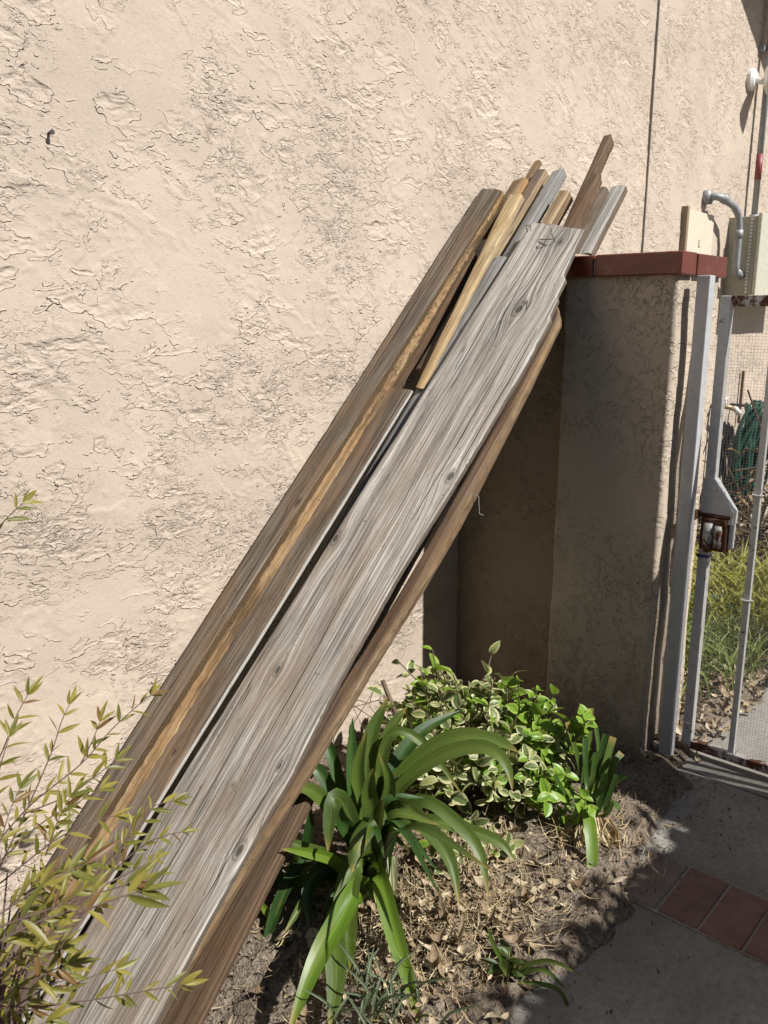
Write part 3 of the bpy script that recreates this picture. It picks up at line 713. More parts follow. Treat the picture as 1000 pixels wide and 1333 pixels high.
# flood light
f0 = on_y(977, 104, 0.); fx, fz = f0[0], f0[2]
fl = empty('flood_light', (fx, 0, fz), 'white round-based flood lamp high on the far wall', 'lamp')
MB().tube([(fx, .01, fz), (fx, -.02, fz), (fx, -.034, fz)], [.062, .062, .045], 20).build('base_plate', WPL, fl, smooth=False)
MB().tube([(fx, -.03, fz-.01), (fx+.01, -.075, fz-.02), (fx+.03, -.10, fz-.005)], .016, 10).build('arm', WPL, fl, smooth=True)
MB().tube([(fx+.10, -.075, fz+.06), (fx+.04, -.11, fz+.01), (fx+.0, -.135, fz-.03), (fx-.035, -.16, fz-.07)], [.030, .040, .055, .060], 18).build('lamp_head', WPL, fl, smooth=True)
MB().tube([(fx-.035, -.16, fz-.07), (fx-.037, -.1615, fz-.0725)], .052, 18).build('lens', m_plain('lamp_lens', (.7,.66,.5), .2, .1), fl)
# hose on a hanger, tap
hz = on_y(975, 520, -.08); hx = hz[0]-.10
hose = empty('garden_hose', (hx, -.08, .6), 'dark green garden hose coiled on a wall hanger beyond the gate', 'hose')
b = MB()
for i in range(20):
    rr = random.Random(i); pts = []; off = (i-9.5)*.014; wdt = .13+.03*rr.random(); dep = .06+.10*rr.random()
    topz = hz[2]-.01*abs(i-9.5)*.3; L = .62+.16*rr.random()
    for a in np.linspace(0, 2*math.pi, 30, endpoint=True):
        s1 = math.sin(a); c1 = math.cos(a)
        zz = topz - L/2 + (L/2)*c1
        pts.append((hx+off*.9+wdt*s1*(1-.35*max(0, c1)), -.09-dep*.6-.04*math.sin(a*2+i)-.02*c1, zz))
    b.tube(pts, .0125, 8, cap=False)
b.build('coil', GREEN, hose, smooth=True)
MB().tube([(hx, .01, hz[2]-.03), (hx, -.20, hz[2]-.035), (hx, -.22, hz[2]+.02)], .010, 8).build('hanger', DARKM, hose)
MB().tube([(hx+.11, -.22, hz[2]-.12), (hx+.11, -.22, hz[2]-.19)], [.017, .020], 12).build('nozzle', WPL, hose, smooth=True)
tp = on_y(952, 530, -.12)
tap = empty('garden_tap', (tp[0], -.1, tp[2]), 'brass garden tap with white fitting beside the coiled hose', 'tap')
MB().tube([(tp[0]-.02, .01, tp[2]), (tp[0]-.02, -.13, tp[2])], .013, 10).tube([(tp[0]-.02, -.11, tp[2]), (tp[0]+.04, -.13, tp[2]-.015)], .013, 10).build('body', BRASS, tap, smooth=True)
MB().tube([(tp[0]+.03, -.13, tp[2]-.01), (tp[0]+.09, -.145, tp[2]-.045)], .018, 12).build('hose_fitting', WPL, tap, smooth=True)
MB().tube([(tp[0]-.02, -.09, tp[2]), (tp[0]-.02, -.09, tp[2]+.05)], .006, 8).tube([(tp[0]-.045, -.09, tp[2]+.05), (tp[0]+.005, -.09, tp[2]+.05)], .009, 8).build('handle', WPL, tap, smooth=True)
MB().tube([(tp[0]-.02, -.03, tp[2]), (tp[0]-.02, -.03, -.05)], .010, 8).build('supply_pipe', DARKM, tap, smooth=True)
st = on_y(967, 483, -.01)
tag(MB().tube([(st[0], -.015, st[2]-.35), (st[0], -.015, st[2])], .010, 6).build('wall_stake', RUST), 'thin rusty upright rod against the wall behind the hose', 'rod')

# ================================================================== PLANTS
def unit(v): v = np.asarray(v, float); return v/(np.linalg.norm(v)+1e-12)
def catmull(P, n):
    P = [np.array(p, float) for p in P]; P = [2*P[0]-P[1]]+P+[2*P[-1]-P[-2]]
    out_ = []; segs = len(P)-3
    for t in np.linspace(0, segs-1e-9, n):
        i = int(t); f = t-i; a, b_, c, d = P[i:i+4]
        out_.append(.5*((2*b_)+(-a+c)*f+(2*a-5*b_+4*c-d)*f*f+(-a+3*b_-3*c+d)*f**3))
    return np.array(out_)
def strap(points, width, seed, hint=None, fold=.25, n=18, prof=None, twist=0.0):
    C = catmull(points, n); V = []; A = []
    hint = unit(hint if hint is not None else (-cf*.7+np.array([0, 0, .5])))
    S = None
    for i in range(n):
        t = unit(C[min(i+1, n-1)]-C[max(i-1, 0)])
        s = np.cross(t, hint)
        if np.linalg.norm(s) < .15 and S is not None: s = S
        s = unit(s)
        if S is not None:
            if s@S < 0: s = -s
            s = unit(s*.5+S*.5)
        S = s; nn = np.cross(s, t)
        f = i/(n-1)
        wv = width*(prof(f) if prof else min(1., .62+.9*f)*(1-max(0, (f-.55)/.45)**2.2*.93))
        tw = twist*f; s2 = s*math.cos(tw)+nn*math.sin(tw); n2 = nn*math.cos(tw)-s*math.sin(tw)
        for k, a in enumerate((-1, -.5, 0, .5, 1)):
            V.append(C[i]+s2*a*wv/2+n2*(abs(a)-.5)*wv*fold*(1-.5*f)); A.append((f, a, seed))
    return np.array(V), grid_faces(n, 5), np.array(A)

AGA = m_leaf('agapanthus_leaf', (.048,.085,.018), (.110,.165,.026), trans=.25, rough=.46, veins=True, tip=(.30,.22,.06))
AGAC = m_leaf('agapanthus_leaf_cut', (.030,.075,.018), (.075,.14,.025), trans=.2, rough=.42, veins=True)
AGAL = m_leaf('agapanthus_leaf_bright', (.10,.19,.018), (.17,.27,.025), trans=.30, rough=.40, veins=True, tip=(.35,.26,.07))
AGAD = m_leaf('agapanthus_leaf_deep', (.020,.055,.014), (.040,.095,.018), trans=.15, rough=.42, veins=True)
PALEST = m_leaf('pale_leaf_base', (.40,.42,.22), (.52,.52,.32), trans=.3, rough=.5)
VARI = m_leaf('variegated_leaf', (.075,.115,.038), (.17,.22,.075), edge=(.58,.56,.31), trans=.28, rough=.42)
VARIP = m_leaf('cream_leaf', (.15,.19,.06), (.34,.36,.14), edge=(.54,.52,.26), trans=.3, rough=.45)
LIME = m_leaf('lime_leaf', (.10,.22,.02), (.22,.36,.04), edge=(.30,.42,.07), trans=.35, rough=.38)
NAND = m_leaf('nandina_leaf_olive', (.155,.140,.024), (.285,.240,.050), trans=.30, rough=.42)
NANDG = m_leaf('nandina_leaf_green', (.100,.108,.022), (.190,.185,.038), trans=.30, rough=.42)
NANDR = m_leaf('nandina_leaf_bronze', (.12,.055,.025), (.20,.115,.035), trans=.30, rough=.42)
STEM = m_plain('woody_stem', (.12,.075,.06), .75, .3, 60, .3); STEMG = m_plain('brown_twig', (.16,.115,.075), .8, .3, 60, .3)
DRY = m_litter('dry_leaf_litter', (.15,.10,.06), (.38,.30,.19), (.56,.48,.34)); STRAW = m_litter('straw', (.30,.22,.12), (.48,.37,.21), (.60,.50,.33))
GRASS = m_leaf('grass_blade', (.08,.12,.03), (.17,.21,.05), trans=.3, rough=.5); GRASSG = m_leaf('grey_green_grass', (.06,.09,.045), (.12,.15,.08), trans=.3, rough=.5)

# ---- big agapanthus: every strap leaf by hand (picture points, depth along the view at start/end)
aga = empty('agapanthus', tuple(on_z(480, 1175, .03)), 'large agapanthus clump with long arching strap leaves beside the wide plank', 'plant')
AB = 2.25
def leaf_px(parent, pts, d0, d1, wpx, m, fold=.25, twist=0., name='leaf', prof=None, sag=0.0, root=None):
    n = len(pts); P = []
    for i, (x, y) in enumerate(pts):
        f = i/(n-1); P.append(at_d(x, y, d0+(d1-d0)*f-sag*math.sin(math.pi*f)))
    if root is not None: P = [np.array(root)]+P
    V, F, A = strap(P, wpx*(d0+d1)/2/FPX, random.random()*9, fold=fold, twist=twist, prof=prof)
    return obj(name, V, F, m, parent, attrs={'lf': ('FLOAT_VECTOR', A)})
R0 = on_z(487, 1165, .05)
def root(): return R0+np.array([random.uniform(-.05, .04), random.uniform(-.03, .06), random.uniform(-.03, .02)])
LV = [  # points, depth start, depth end, width px, material
 ([(494,1085),(514,1020),(564,972),(608,957),(652,966),(673,978)], 2.25, 2.15, 22, AGA),
 ([(498,1080),(520,1025),(566,988),(613,972),(645,978),(662,1000),(667,1028)], 2.22, 2.08, 19, AGA),
 ([(488,1080),(509,1009),(547,954),(599,925)], 2.28, 2.45, 22, AGAD),
 ([(500,1090),(520,1048),(556,1078),(586,1119),(598,1178)], 2.2, 1.98, 23, AGA),
 ([(502,1085),(545,1042),(590,1067),(624,1108),(636,1166)], 2.22, 2.05, 19, AGA),
 ([(505,1085),(556,1068),(608,1080),(652,1097),(670,1122)], 2.24, 2.15, 17, AGA),
 ([(490,1132),(497,1152),(511,1205),(529,1265),(545,1333)], 2.15, 1.86, 25, AGAL),
 ([(478,1120),(459,1132),(450,1180),(452,1230),(456,1272)], 2.14, 1.96, 33, AGA),
 ([(470,1150),(443,1196),(412,1252),(375,1345)], 2.1, 1.82, 30, AGAL),
 ([(465,1160),(436,1205),(438,1270),(430,1345)], 2.1, 1.86, 31, AGA),
 ([(492,1100),(500,1058),(472,1086),(462,1112),(458,1135)], 2.18, 2.02, 24, AGA),
 ([(472,1120),(450,1080),(420,1040),(398,1026),(376,1030)], 2.2, 2.06, 20, AGA),
 ([(470,1110),(452,1055),(436,1038),(429,1070),(427,1108)], 2.18, 2.06, 24, AGA),
 ([(475,1120),(462,1040),(458,985),(459,935)], 2.25, 2.3, 18, AGAD),
 ([(482,1110),(476,1010),(484,955),(505,908)], 2.28, 2.36, 24, AGA),
 ([(488,1110),(493,1010),(508,950),(530,920)], 2.3, 2.36, 18, AGA),
 ([(486,1120),(500,1060),(508,1020),(494,980)], 2.18, 2.14, 18, AGA),
 ([(465,1135),(430,1115),(395,1103),(352,1085)], 2.2, 2.1, 16, AGA),
 ([(460,1140),(430,1118),(400,1110),(368,1105)], 2.16, 2.05, 15, AGAL),
 ([(490,1090),(495,1000),(510,955),(538,958),(570,990),(600,1032)], 2.3, 2.3, 14, AGA),
 ([(470,1120),(440,1010),(425,965),(415,955)], 2.28, 2.34, 16, AGAD),
 ([(468,1120),(436,1040),(412,1000),(396,1000)], 2.26, 2.28, 18, AGAD),
 ([(480,1120),(470,1050),(466,1000),(478,950)], 2.24, 2.2, 20, AGA),
 ([(484,1120),(484,1060),(480,1030),(486,1000)], 2.2, 2.12, 24, AGA),
 ([(490,1130),(484,1100),(492,1060),(500,1040)], 2.16, 2.08, 20, AGA),
 ([(478,1130),(460,1090),(446,1070),(445,1050)], 2.2, 2.1, 22, AGAD),
 ([(452,1140),(420,1130),(400,1160),(404,1215)], 2.24, 2.12, 18, AGAD),
 ([(450,1140),(410,1110),(375,1150),(350,1215),(346,1270)], 2.26, 2.12, 17, AGAD),
 ([(448,1145),(420,1140),(395,1175),(370,1215)], 2.26, 2.1, 15, AGA),
 ([(470,1160),(440,1170),(432,1200),(436,1235)], 2.2, 2.1, 20, AGAD),
 ([(495,1150),(502,1110),(510,1080),(505,1050)], 2.2, 2.2, 18, AGAD),
]
for pts, d0, d1, wp, m in LV:
    leaf_px(aga, pts, d0, d1, wp*1.0, m, fold=random.uniform(.2, .42), root=root(), twist=random.uniform(-.25, .25))
for k in range(15):
    a = random.uniform(-.6, 3.9)+math.pi*.9; L = random.uniform(.26, .44); p = root(); h_ = np.array([math.cos(a), math.sin(a), 0]); up_ = np.array([0, 0, 1.])
    sp = random.uniform(.25, .75)
    V, F, A = strap([p, p+(h_*.25*sp+up_*.8)*L*.45, p+(h_*.8*sp+up_*1.0)*L*.75, p+h_*sp*1.5*L+up_*L*random.uniform(.35, .85)], random.uniform(.018, .029), random.random()*9, hint=-h_*.5+up_*.5-cf*.4, fold=.2)
    obj('leaf', V, F, random.choice([AGA, AGAD, AGAD]), aga, attrs={'lf': ('FLOAT_VECTOR', A)})
# second crown under the planks' outer edge
aga2 = empty('agapanthus', tuple(on_z(375, 1215, .03)), 'shaded agapanthus offshoot with thin leaves under the edge of the planks', 'plant')
R2 = on_z(372, 1215, .03)
for pts, d0, d1, wp, m in [
 ([(372,1200),(365,1150),(350,1110),(335,1098)], 2.3, 2.25, 15, AGAD), ([(376,1200),(390,1140),(402,1085),(405,1050)], 2.32, 2.3, 17, AGAD),
 ([(372,1205),(350,1190),(333,1165)], 2.24, 2.15, 11, AGAL), ([(378,1205),(392,1150),(398,1120)], 2.28, 2.2, 16, AGA),
 ([(370,1210),(352,1240),(332,1262),(318,1300),(312,1345)], 2.25, 2.02, 15, AGA), ([(374,1208),(345,1200),(340,1240),(346,1282)], 2.26, 2.12, 15, AGAD),
 ([(380,1205),(400,1170),(412,1180),(416,1220)], 2.28, 2.15, 14, AGAD), ([(370,1205),(376,1150),(384,1120),(392,1110)], 2.28, 2.18, 12, AGA),
 ([(366,1208),(352,1160),(346,1120),(348,1100)], 2.32, 2.3, 14, AGAD), ([(384,1205),(412,1150),(425,1125),(440,1120)], 2.3, 2.22, 14, AGAD)]:
    leaf_px(aga2, pts, d0, d1, wp, m, root=R2+np.array([random.uniform(-.02, .02), random.uniform(-.02, .02), -.02]))
# pale leaf bases and withered leaves of the big clump
for k in range(9):
    x = 488+random.uniform(-14, 28); leaf_px(aga, [(x+random.uniform(-6, 6), 1195), (x, 1160), (x+random.uniform(-8, 8), 1115)], 2.19, 2.2, 15, PALEST, prof=lambda f: 1-.4*f, fold=.5, name='leaf_base')
for k in range(12):
    x = 495+random.uniform(-30, 30); leaf_px(aga, [(x, 1165), (x+random.uniform(-14, 18), 1210), (x+random.uniform(-26, 30), 1255)], 2.16, 2.06, 9, DRY, fold=.5, twist=random.uniform(-2, 2), name='withered_leaf')

# ---- right clump with cut tops
aga3 = empty('agapanthus', tuple(on_z(772, 1075, .05)), 'agapanthus clump with leaf tops cut square in front of the pillar', 'plant')
R3 = on_z(772, 1072, .07)
cutp = lambda f: .75+.35*f
for pts, wp, m, dd in [
 ([(778,1040),(786,995),(799,962)], 14, AGAD, 0), ([(782,1042),(795,1000),(806,975)], 14, AGAD, -.02), ([(770,1030),(769,980),(768,918)], 10, AGAC, .06),
 ([(760,1040),(752,990),(738,935)], 11, AGAC, .05), ([(765,1030),(763,990),(764,955)], 12, AGAC, .02), ([(788,1045),(800,1022),(812,1000)], 13, AGAD, -.05),
 ([(776,1040),(780,1000),(790,950)], 12, AGAD, .04), ([(785,1050),(796,1030),(804,1004)], 11, AGAC, -.06), ([(770,1045),(780,1018),(787,1005)], 12, AGAD, -.08),
 ([(790,1052),(800,1040),(809,1048)], 9, AGAC, -.08), ([(756,1045),(745,1020),(742,1000)], 11, AGAC, -.04), ([(766,1040),(772,1010),(774,980)], 13, AGAD, -.04),
 ([(780,1045),(792,1012),(803,990)], 13, AGAD, -.03), ([(750,1045),(735,1020),(722,1012)], 9, AGAC, -.04), ([(774,1042),(778,985),(776,940)], 11, AGAC, .08)]:
    leaf_px(aga3, [(x+random.uniform(-4, 4), y+random.uniform(-5, 9)) for x, y in pts], 2.56+dd, 2.56+dd*1.6+random.uniform(-.05, .05), wp*random.uniform(.5, .75), random.choice([m, AGA, AGAC]), fold=random.uniform(.1, .3), twist=random.uniform(-.5, .5), prof=cutp, root=R3+np.array([random.uniform(-.03, .03), random.uniform(-.03, .03), 0]))
leaf_px(aga3, [(764,1055),(768,1075),(771,1120),(766,1182)], 2.46, 2.3, 17, AGAL, fold=.12, root=R3)
for k in range(16):
    x = 765+random.uniform(-34, 40); leaf_px(aga3, [(770+(x-765)*.4, 1058), (x, 1085), (x+random.uniform(-16, 18), 1112)], 2.5, 2.42, 8, STRAW, fold=.5, twist=random.uniform(-2, 2), name='withered_leaf')
leaf_px(aga3, [(722,1068),(714,1110),(710,1160)], 2.5, 2.4, 7, DRY, fold=.5, name='withered_leaf')

# ---- generic oval leaf meshes
def leaf_mesh(name, L, Wd, m, curl=.25, cup=.2, nL=7, sharp=1.0, seed=0, na=(-1, -.5, 0, .5, 1)):
    V = []; A = []
    for i in range(nL):
        f = i/(nL-1); wv = Wd*max(.02, math.sin(math.pi*f**(.95 if sharp < .7 else .8))**sharp)
        x = L*f; z = -curl*L*f*f
        for a in na: V.append((x, a*wv/2, z+cup*wv*abs(a))); A.append((f, a, seed))
    me = bpy.data.meshes.new(name); F = grid_faces(nL, len(na))
    me.from_pydata(V, [], [tuple(int(q) for q in f) for f in F]); me.materials.append(m)
    at = me.attributes.new('lf', 'FLOAT_VECTOR', 'POINT'); at.data.foreach_set('vector', np.array(A, np.float32).ravel())
    me.polygons.foreach_set('use_smooth', [True]*len(me.polygons)); me.update(); return me
def frame(p, d, up, sc=1.0):
    d = unit(d); s = unit(np.cross(up, d)); n_ = np.cross(d, s)
    return Matrix(((d[0]*sc, s[0]*sc, n_[0]*sc, p[0]), (d[1]*sc, s[1]*sc, n_[1]*sc, p[1]), (d[2]*sc, s[2]*sc, n_[2]*sc, p[2]), (0, 0, 0, 1)))
def put_leaf(parent, me, p, d, up, sc=1.0, name='leaf'):
    o = bpy.data.objects.new(name, me); col.objects.link(o); o.parent = parent
    o.matrix_basis = Matrix.Translation(-wloc(parent)) @ frame(p, d, up, sc); return o
def joined(name, parent, items, mlist, kind='stuff'):
    """items: (mesh, matrix) -> one mesh object"""
    V = []; F = []; A = []; MI = []
    cache = {}
    for me, Mx in items:
        if me.name not in cache:
            v = np.array([q.co[:] for q in me.vertices]); f = np.array([list(q.vertices) for q in me.polygons])
            a = np.zeros(len(v)*3, np.float32); me.attributes['lf'].data.foreach_get('vector', a); cache[me.name] = (v, f, a.reshape(-1, 3))
        v, f, a = cache[me.name]; Ma = np.array(Mx)
        b0 = sum(len(x) for x in V); V.append(v@Ma[:3, :3].T+Ma[:3, 3]); F.append(f+b0)
        a = a.copy(); a[:, 2] = random.random()*9; A.append(a); MI += [mlist.index(me.materials[0])]*len(f)
    o = obj(name, np.vstack(V), np.vstack(F), mlist, parent, mi=MI, attrs={'lf': ('FLOAT_VECTOR', np.vstack(A))})
    tag(o, kind=kind); return o

# ---- variegated shrub
shrub = empty('variegated_shrub', (2.13, -.5, .02), 'low bushy shrub with cream-edged oval leaves in front of the side wall', 'shrub')
vm = [leaf_mesh('variegated_leaf', .054, .033, VARI, c, .15, sharp=.6, nL=9, seed=i*1.7) for i, c in enumerate((.1, .3, .5))]+[leaf_mesh('variegated_leaf', .060, .042, VARI, .2, .25, sharp=.6, nL=9, seed=6.1)]
vm += [leaf_mesh('cream_leaf', .046, .026, VARIP, c, .3, sharp=.6, nL=9, seed=i*1.3+9) for i, c in enumerate((.2, .6, -.3))]
lm = [leaf_mesh('lime_leaf', .058, .038, LIME, c, .2, sharp=.62, nL=9, seed=i*2.3) for i, c in enumerate((.1, .35))]
cand = []; stems = MB()
def sprig(tip, base, nleaf, limef, size=1.0):
    tip = np.array(tip); base = np.array(base); midp = (tip+base)/2+rng.normal(0, .025, 3)
    C = catmull([base, midp, tip], 8); stems.tube(C, [.0030]*3+[.0022]*5, 5, cap=False)
    dtip = unit(C[-1]-C[-3])
    for k in range(nleaf):
        f = 1-.42*(k/max(1, nleaf-1))**1.2; p = C[min(7, int(f*7))]+rng.normal(0, .003, 3)
        an = k*2.4+rng.uniform(0, .6); s1 = unit(np.cross(dtip, (.3, .2, .9))); s2 = np.cross(dtip, s1)
        d = dtip*rng.uniform(.1, .9)+(s1*math.cos(an)+s2*math.sin(an))*1.0+np.array([0, 0, .15])
        up = unit(dtip*.6+rng.normal(0, .6, 3)+SUN*.5-cf*.2)
        me = (random.choice(lm) if random.random() < limef else random.choice(vm))
        cand.append((me, p, d, up, size*rng.uniform(.5, 1.12)))
sc0 = np.array([2.12, -.50, .03])
for k in range(165):
    a = rng.uniform(0, 2*math.pi); r = math.sqrt(rng.uniform(.02, 1)); 
    x = sc0[0]+r*.34*math.cos(a); y = sc0[1]+r*.36*math.sin(a)
    hgt = (.33+.05*math.sin(5*a)) * math.sqrt(max(.05, 1-r*r*.9)) * rng.uniform(.75, 1.12)
    lf = .15 if not (y < -.58 and x > 2.05) else .55
    sprig((x, y, hgt+.04), (sc0[0]+.35*(x-sc0[0])+rng.normal(0, .04), sc0[1]+.35*(y-sc0[1])+rng.normal(0, .04), .02), 8, lf)
for (x, y, d, lf) in [(563,845,2.72,.8),(548,868,2.7,.5),(520,862,2.72,.3),(590,878,2.75,.1),(676,885,2.74,.8),(700,905,2.7,1.),(705,930,2.66,1.),(690,960,2.6,.9),(722,960,2.6,1.),(755,925,2.62,1.),(770,930,2.6,1.),(640,880,2.76,.1),(500,905,2.6,.2),(700,1000,2.5,.9),(715,1035,2.45,.9),(765,1035,2.45,1.),(770,1050,2.44,1.),(735,1010,2.5,1.),(660,1010,2.5,.2),(620,1090,2.38,.1),(650,1110,2.36,.1),(600,1110,2.3,.1),(585,1130,2.28,.1),(670,1100,2.38,0),(560,1100,2.3,.2)]:
    t = at_d(x, y, d)
    b0 = (sc0[0]+.5*(t[0]-sc0[0]), sc0[1]+.5*(t[1]-sc0[1]), .03)
    sprig(t, b0, 9, lf, 1.05)
cand.sort(key=lambda c: np.linalg.norm(c[1]-CAM))
for c in cand[:290]: put_leaf(shrub, c[0], c[1], c[2], c[3], c[4])
joined('foliage', shrub, [(c[0], frame(c[1], c[2], c[3], c[4])) for c in cand[290:]], [VARI, VARIP, LIME])
stems.tube([at_d(515, 930, 2.68), at_d(498, 885, 2.7)], [.009, .007], 8)
stems.build('stems', STEMG, shrub, smooth=True)
b = MB()
for k in range(6):
    p = at_d(498+rng.uniform(-20, 6), 905+rng.uniform(-30, 25), 2.66); b.tube(catmull([p, p+rng.normal(0, .03, 3), p+rng.normal(0, .06, 3)], 6), .0012, 5)
b.build('dry_twigs', STEMG, shrub, smooth=True)

# ---- nandina, lower left
nan = empty('nandina_shrub', (.50, -.62, 0), 'nandina bush with slender olive-yellow leaflets at the foot of the planks', 'shrub')
nm = [leaf_mesh('nandina_leaf', .062, .0128, m, c, .18, sharp=.9, nL=8, seed=i) for i, (m, c) in enumerate(((NAND, .12), (NAND, .3), (NANDG, .2), (NANDG, .05), (NANDR, .25)))]
nst = MB(); ncand = []
def spray(pts, d0, d1, size=1.0, *, bronze=.05, base=None, r=.0016, step=.040, start=.15):
    P = [at_d(x, y, d0+(d1-d0)*i/(len(pts)-1)) for i, (x, y) in enumerate(pts)]
    C = catmull(P, 24); 
    nst.tube(C, list(np.linspace(r, r*.5, 24)), 6, cap=False)
    if base is not None: nst.tube(catmull([np.array(base), (np.array(base)+P[0])/2+np.array([-.03, .02, .05]), P[0]], 10), list(np.linspace(r*2, r, 10)), 6, cap=False)
    L = np.concatenate([[0], np.cumsum(np.linalg.norm(np.diff(C, axis=0), axis=1))])
    s = L[-1]*start; side = 1
    def lf(p, d, sc):
        i = random.choices(range(5), weights=[4, 3, 3, 2, 12*bronze])[0]
        up = unit(-cf*.5+np.array([0, 0, .6])+SUN*.3+rng.normal(0, .45, 3)); ncand.append((nm[i], p, d, up, sc))
    while s < L[-1]:
        i = int(np.searchsorted(L, s)); i = min(max(i, 1), 23); p = C[i]; t = unit(C[i]-C[i-1])
        q = unit(np.cross(t, -cf+rng.normal(0, .4, 3)))
        for sg in (1, -1):
            if random.random() < .92: lf(p, t*.75+q*sg*rng.uniform(.5, .95)+rng.normal(0, .18, 3), size*rng.uniform(.62, 1.0))
        s += step*size*rng.uniform(.8, 1.3)
    t = unit(C[-1]-C[-3]); q = unit(np.cross(t, -cf))
    lf(C[-1], t+rng.normal(0, .1, 3), size); lf(C[-1], t*.8+q*.45+rng.normal(0, .1, 3), size*.8); lf(C[-1], t*.8-q*.45+rng.normal(0, .1, 3), size*.8)
NB = (.50, -.62, .0)
for pts, d0, d1, sz in [
 ([(-40,735),(-5,690),(20,664),(30,655)], 1.62, 1.66, .85), ([(-30,1040),(0,985),(20,935),(36,905)], 1.66, 1.70, .80),
 ([(-10,1150),(30,1065),(65,985),(80,940),(90,918)], 1.62, 1.70, .80), ([(-15,1110),(40,1048),(105,995),(145,950),(180,918),(196,905)], 1.6, 1.76, .78),
 ([(105,995),(120,965),(130,940)], 1.68, 1.72, .78), ([(30,1060),(90,1035),(125,1010),(150,990)], 1.62, 1.70, .78), ([(-20,1090),(0,1000),(12,960)], 1.6, 1.64, .8),
 ([(-20,1140),(50,1075),(100,1045),(130,1028)], 1.55, 1.66, .78), ([(0,1150),(70,1095),(120,1070),(150,1062)], 1.55, 1.62, .78),
 ([(90,1180),(150,1110),(185,1072),(200,1050),(225,1043)], 1.5, 1.58, .7), ([(110,1170),(180,1105),(215,1088),(236,1083)], 1.5, 1.55, .6),
 ([(150,1120),(166,1090),(172,1075)], 1.52, 1.54, .62), ([(140,1150),(180,1130),(200,1120)], 1.45, 1.5, .65),
 ([(-10,1210),(60,1185),(120,1165),(170,1150)], 1.05, 1.12, 1.0), ([(0,1190),(60,1150),(110,1125)], 1.08, 1.14, .9), ([(100,1190),(150,1170),(185,1160)], 1.05, 1.08, .95),
 ([(-20,1235),(50,1200),(100,1185),(125,1180)], 1.1, 1.2, .8), ([(0,1325),(60,1310),(130,1300),(200,1288),(240,1282)], 1.35, 1.42, .72),
 ([(70,1300),(110,1275),(150,1262)], 1.35, 1.4, .7), ([(20,1310),(60,1285),(90,1262)], 1.3, 1.35, .8), ([(-10,1290),(40,1255),(80,1235)], 1.25, 1.3, .8)]:
    spray(pts, d0, d1, sz, base=NB if pts[0][0] < 0 else None)
for k in range(19):
    x = random.uniform(-30, 60); y = random.uniform(1090, 1350); d = random.uniform(1.15, 1.7)
    dx = random.uniform(25, 75)*.9; dy = random.uniform(-75, 5)
    spray([(x, y), (x+dx*.5, y+dy*.6), (x+dx, y+dy)], d, d+random.uniform(0, .08), .76, bronze=.15, step=.024, start=.0, r=.0013)
for k in range(14):
    x = random.uniform(-20, 70); y = random.uniform(1180, 1333); nst.tube(catmull([np.array(NB)+rng.normal(0, .04, 3)*np.array([1, 1, 0]), at_d(x*.5-10, 1330, 1.5), at_d(x, y-60, 1.55)], 10), list(np.linspace(.004, .0015, 10)), 6, cap=False)
random.shuffle(ncand)
for c in ncand[:290]: put_leaf(nan, c[0], c[1], c[2], c[3], c[4])
if len(ncand) > 290: joined('foliage', nan, [(c[0], frame(c[1], c[2], c[3], c[4])) for c in ncand[290:]], [NAND, NANDG, NANDR])
nst.build('stems', STEM, nan, smooth=True)

# ---- seedling and grass tuft in the dry litter
sd1 = empty('small_seedling', tuple(on_z(660, 1265, .02)), 'small green seedling with a few broad leaves on dry litter', 'plant')
S0 = on_z(660, 1268, .03); sm = leaf_mesh('seedling_leaf', .050, .022, AGA, .25, .25, seed=2)
for k in range(13):
    a = rng.uniform(0, 6.28); put_leaf(sd1, sm, S0+np.array([rng.normal(0, .018), rng.normal(0, .018), rng.uniform(0, .05)]), (math.cos(a), math.sin(a), rng.uniform(.2, 1.0)), (0, 0, 1), rng.uniform(.7, 1.2))
for pts in ([(665,1270),(690,1255),(720,1252),(760,1272)], [(665,1278),(700,1280),(730,1292),(748,1333)], [(660,1262),(645,1235),(634,1205)], [(668,1272),(705,1262),(740,1290)]):
    leaf_px(sd1, pts, 1.98, 1.92, 6, AGA, name='blade')
tuft = empty('grass_tuft', tuple(on_z(480, 1320, .02)), 'small grey-green grass tuft in front of the agapanthus', 'grass tuft')
T0 = on_z(484, 1330, .02); V = []; F = []; A = []; nn_ = 0
for k in range(46):
    a = rng.uniform(0, 6.28); L = rng.uniform(.06, .15); p = T0+np.array([rng.normal(0, .05), rng.normal(0, .05), 0]); d = np.array([math.cos(a)*.5, math.sin(a)*.5, 1])
    v, f, aa = strap([p, p+d*L*.5, p+d*L*.8+np.array([math.cos(a), math.sin(a), -.1])*L*.35], .006, rng.uniform(0, 9), n=7); V.append(v); F.append(f+nn_); A.append(aa); nn_ += len(v)
o = obj('blades', np.vstack(V), np.vstack(F), GRASSG, tuft, attrs={'lf': ('FLOAT_VECTOR', np.vstack(A))}); tag(o, kind='stuff')

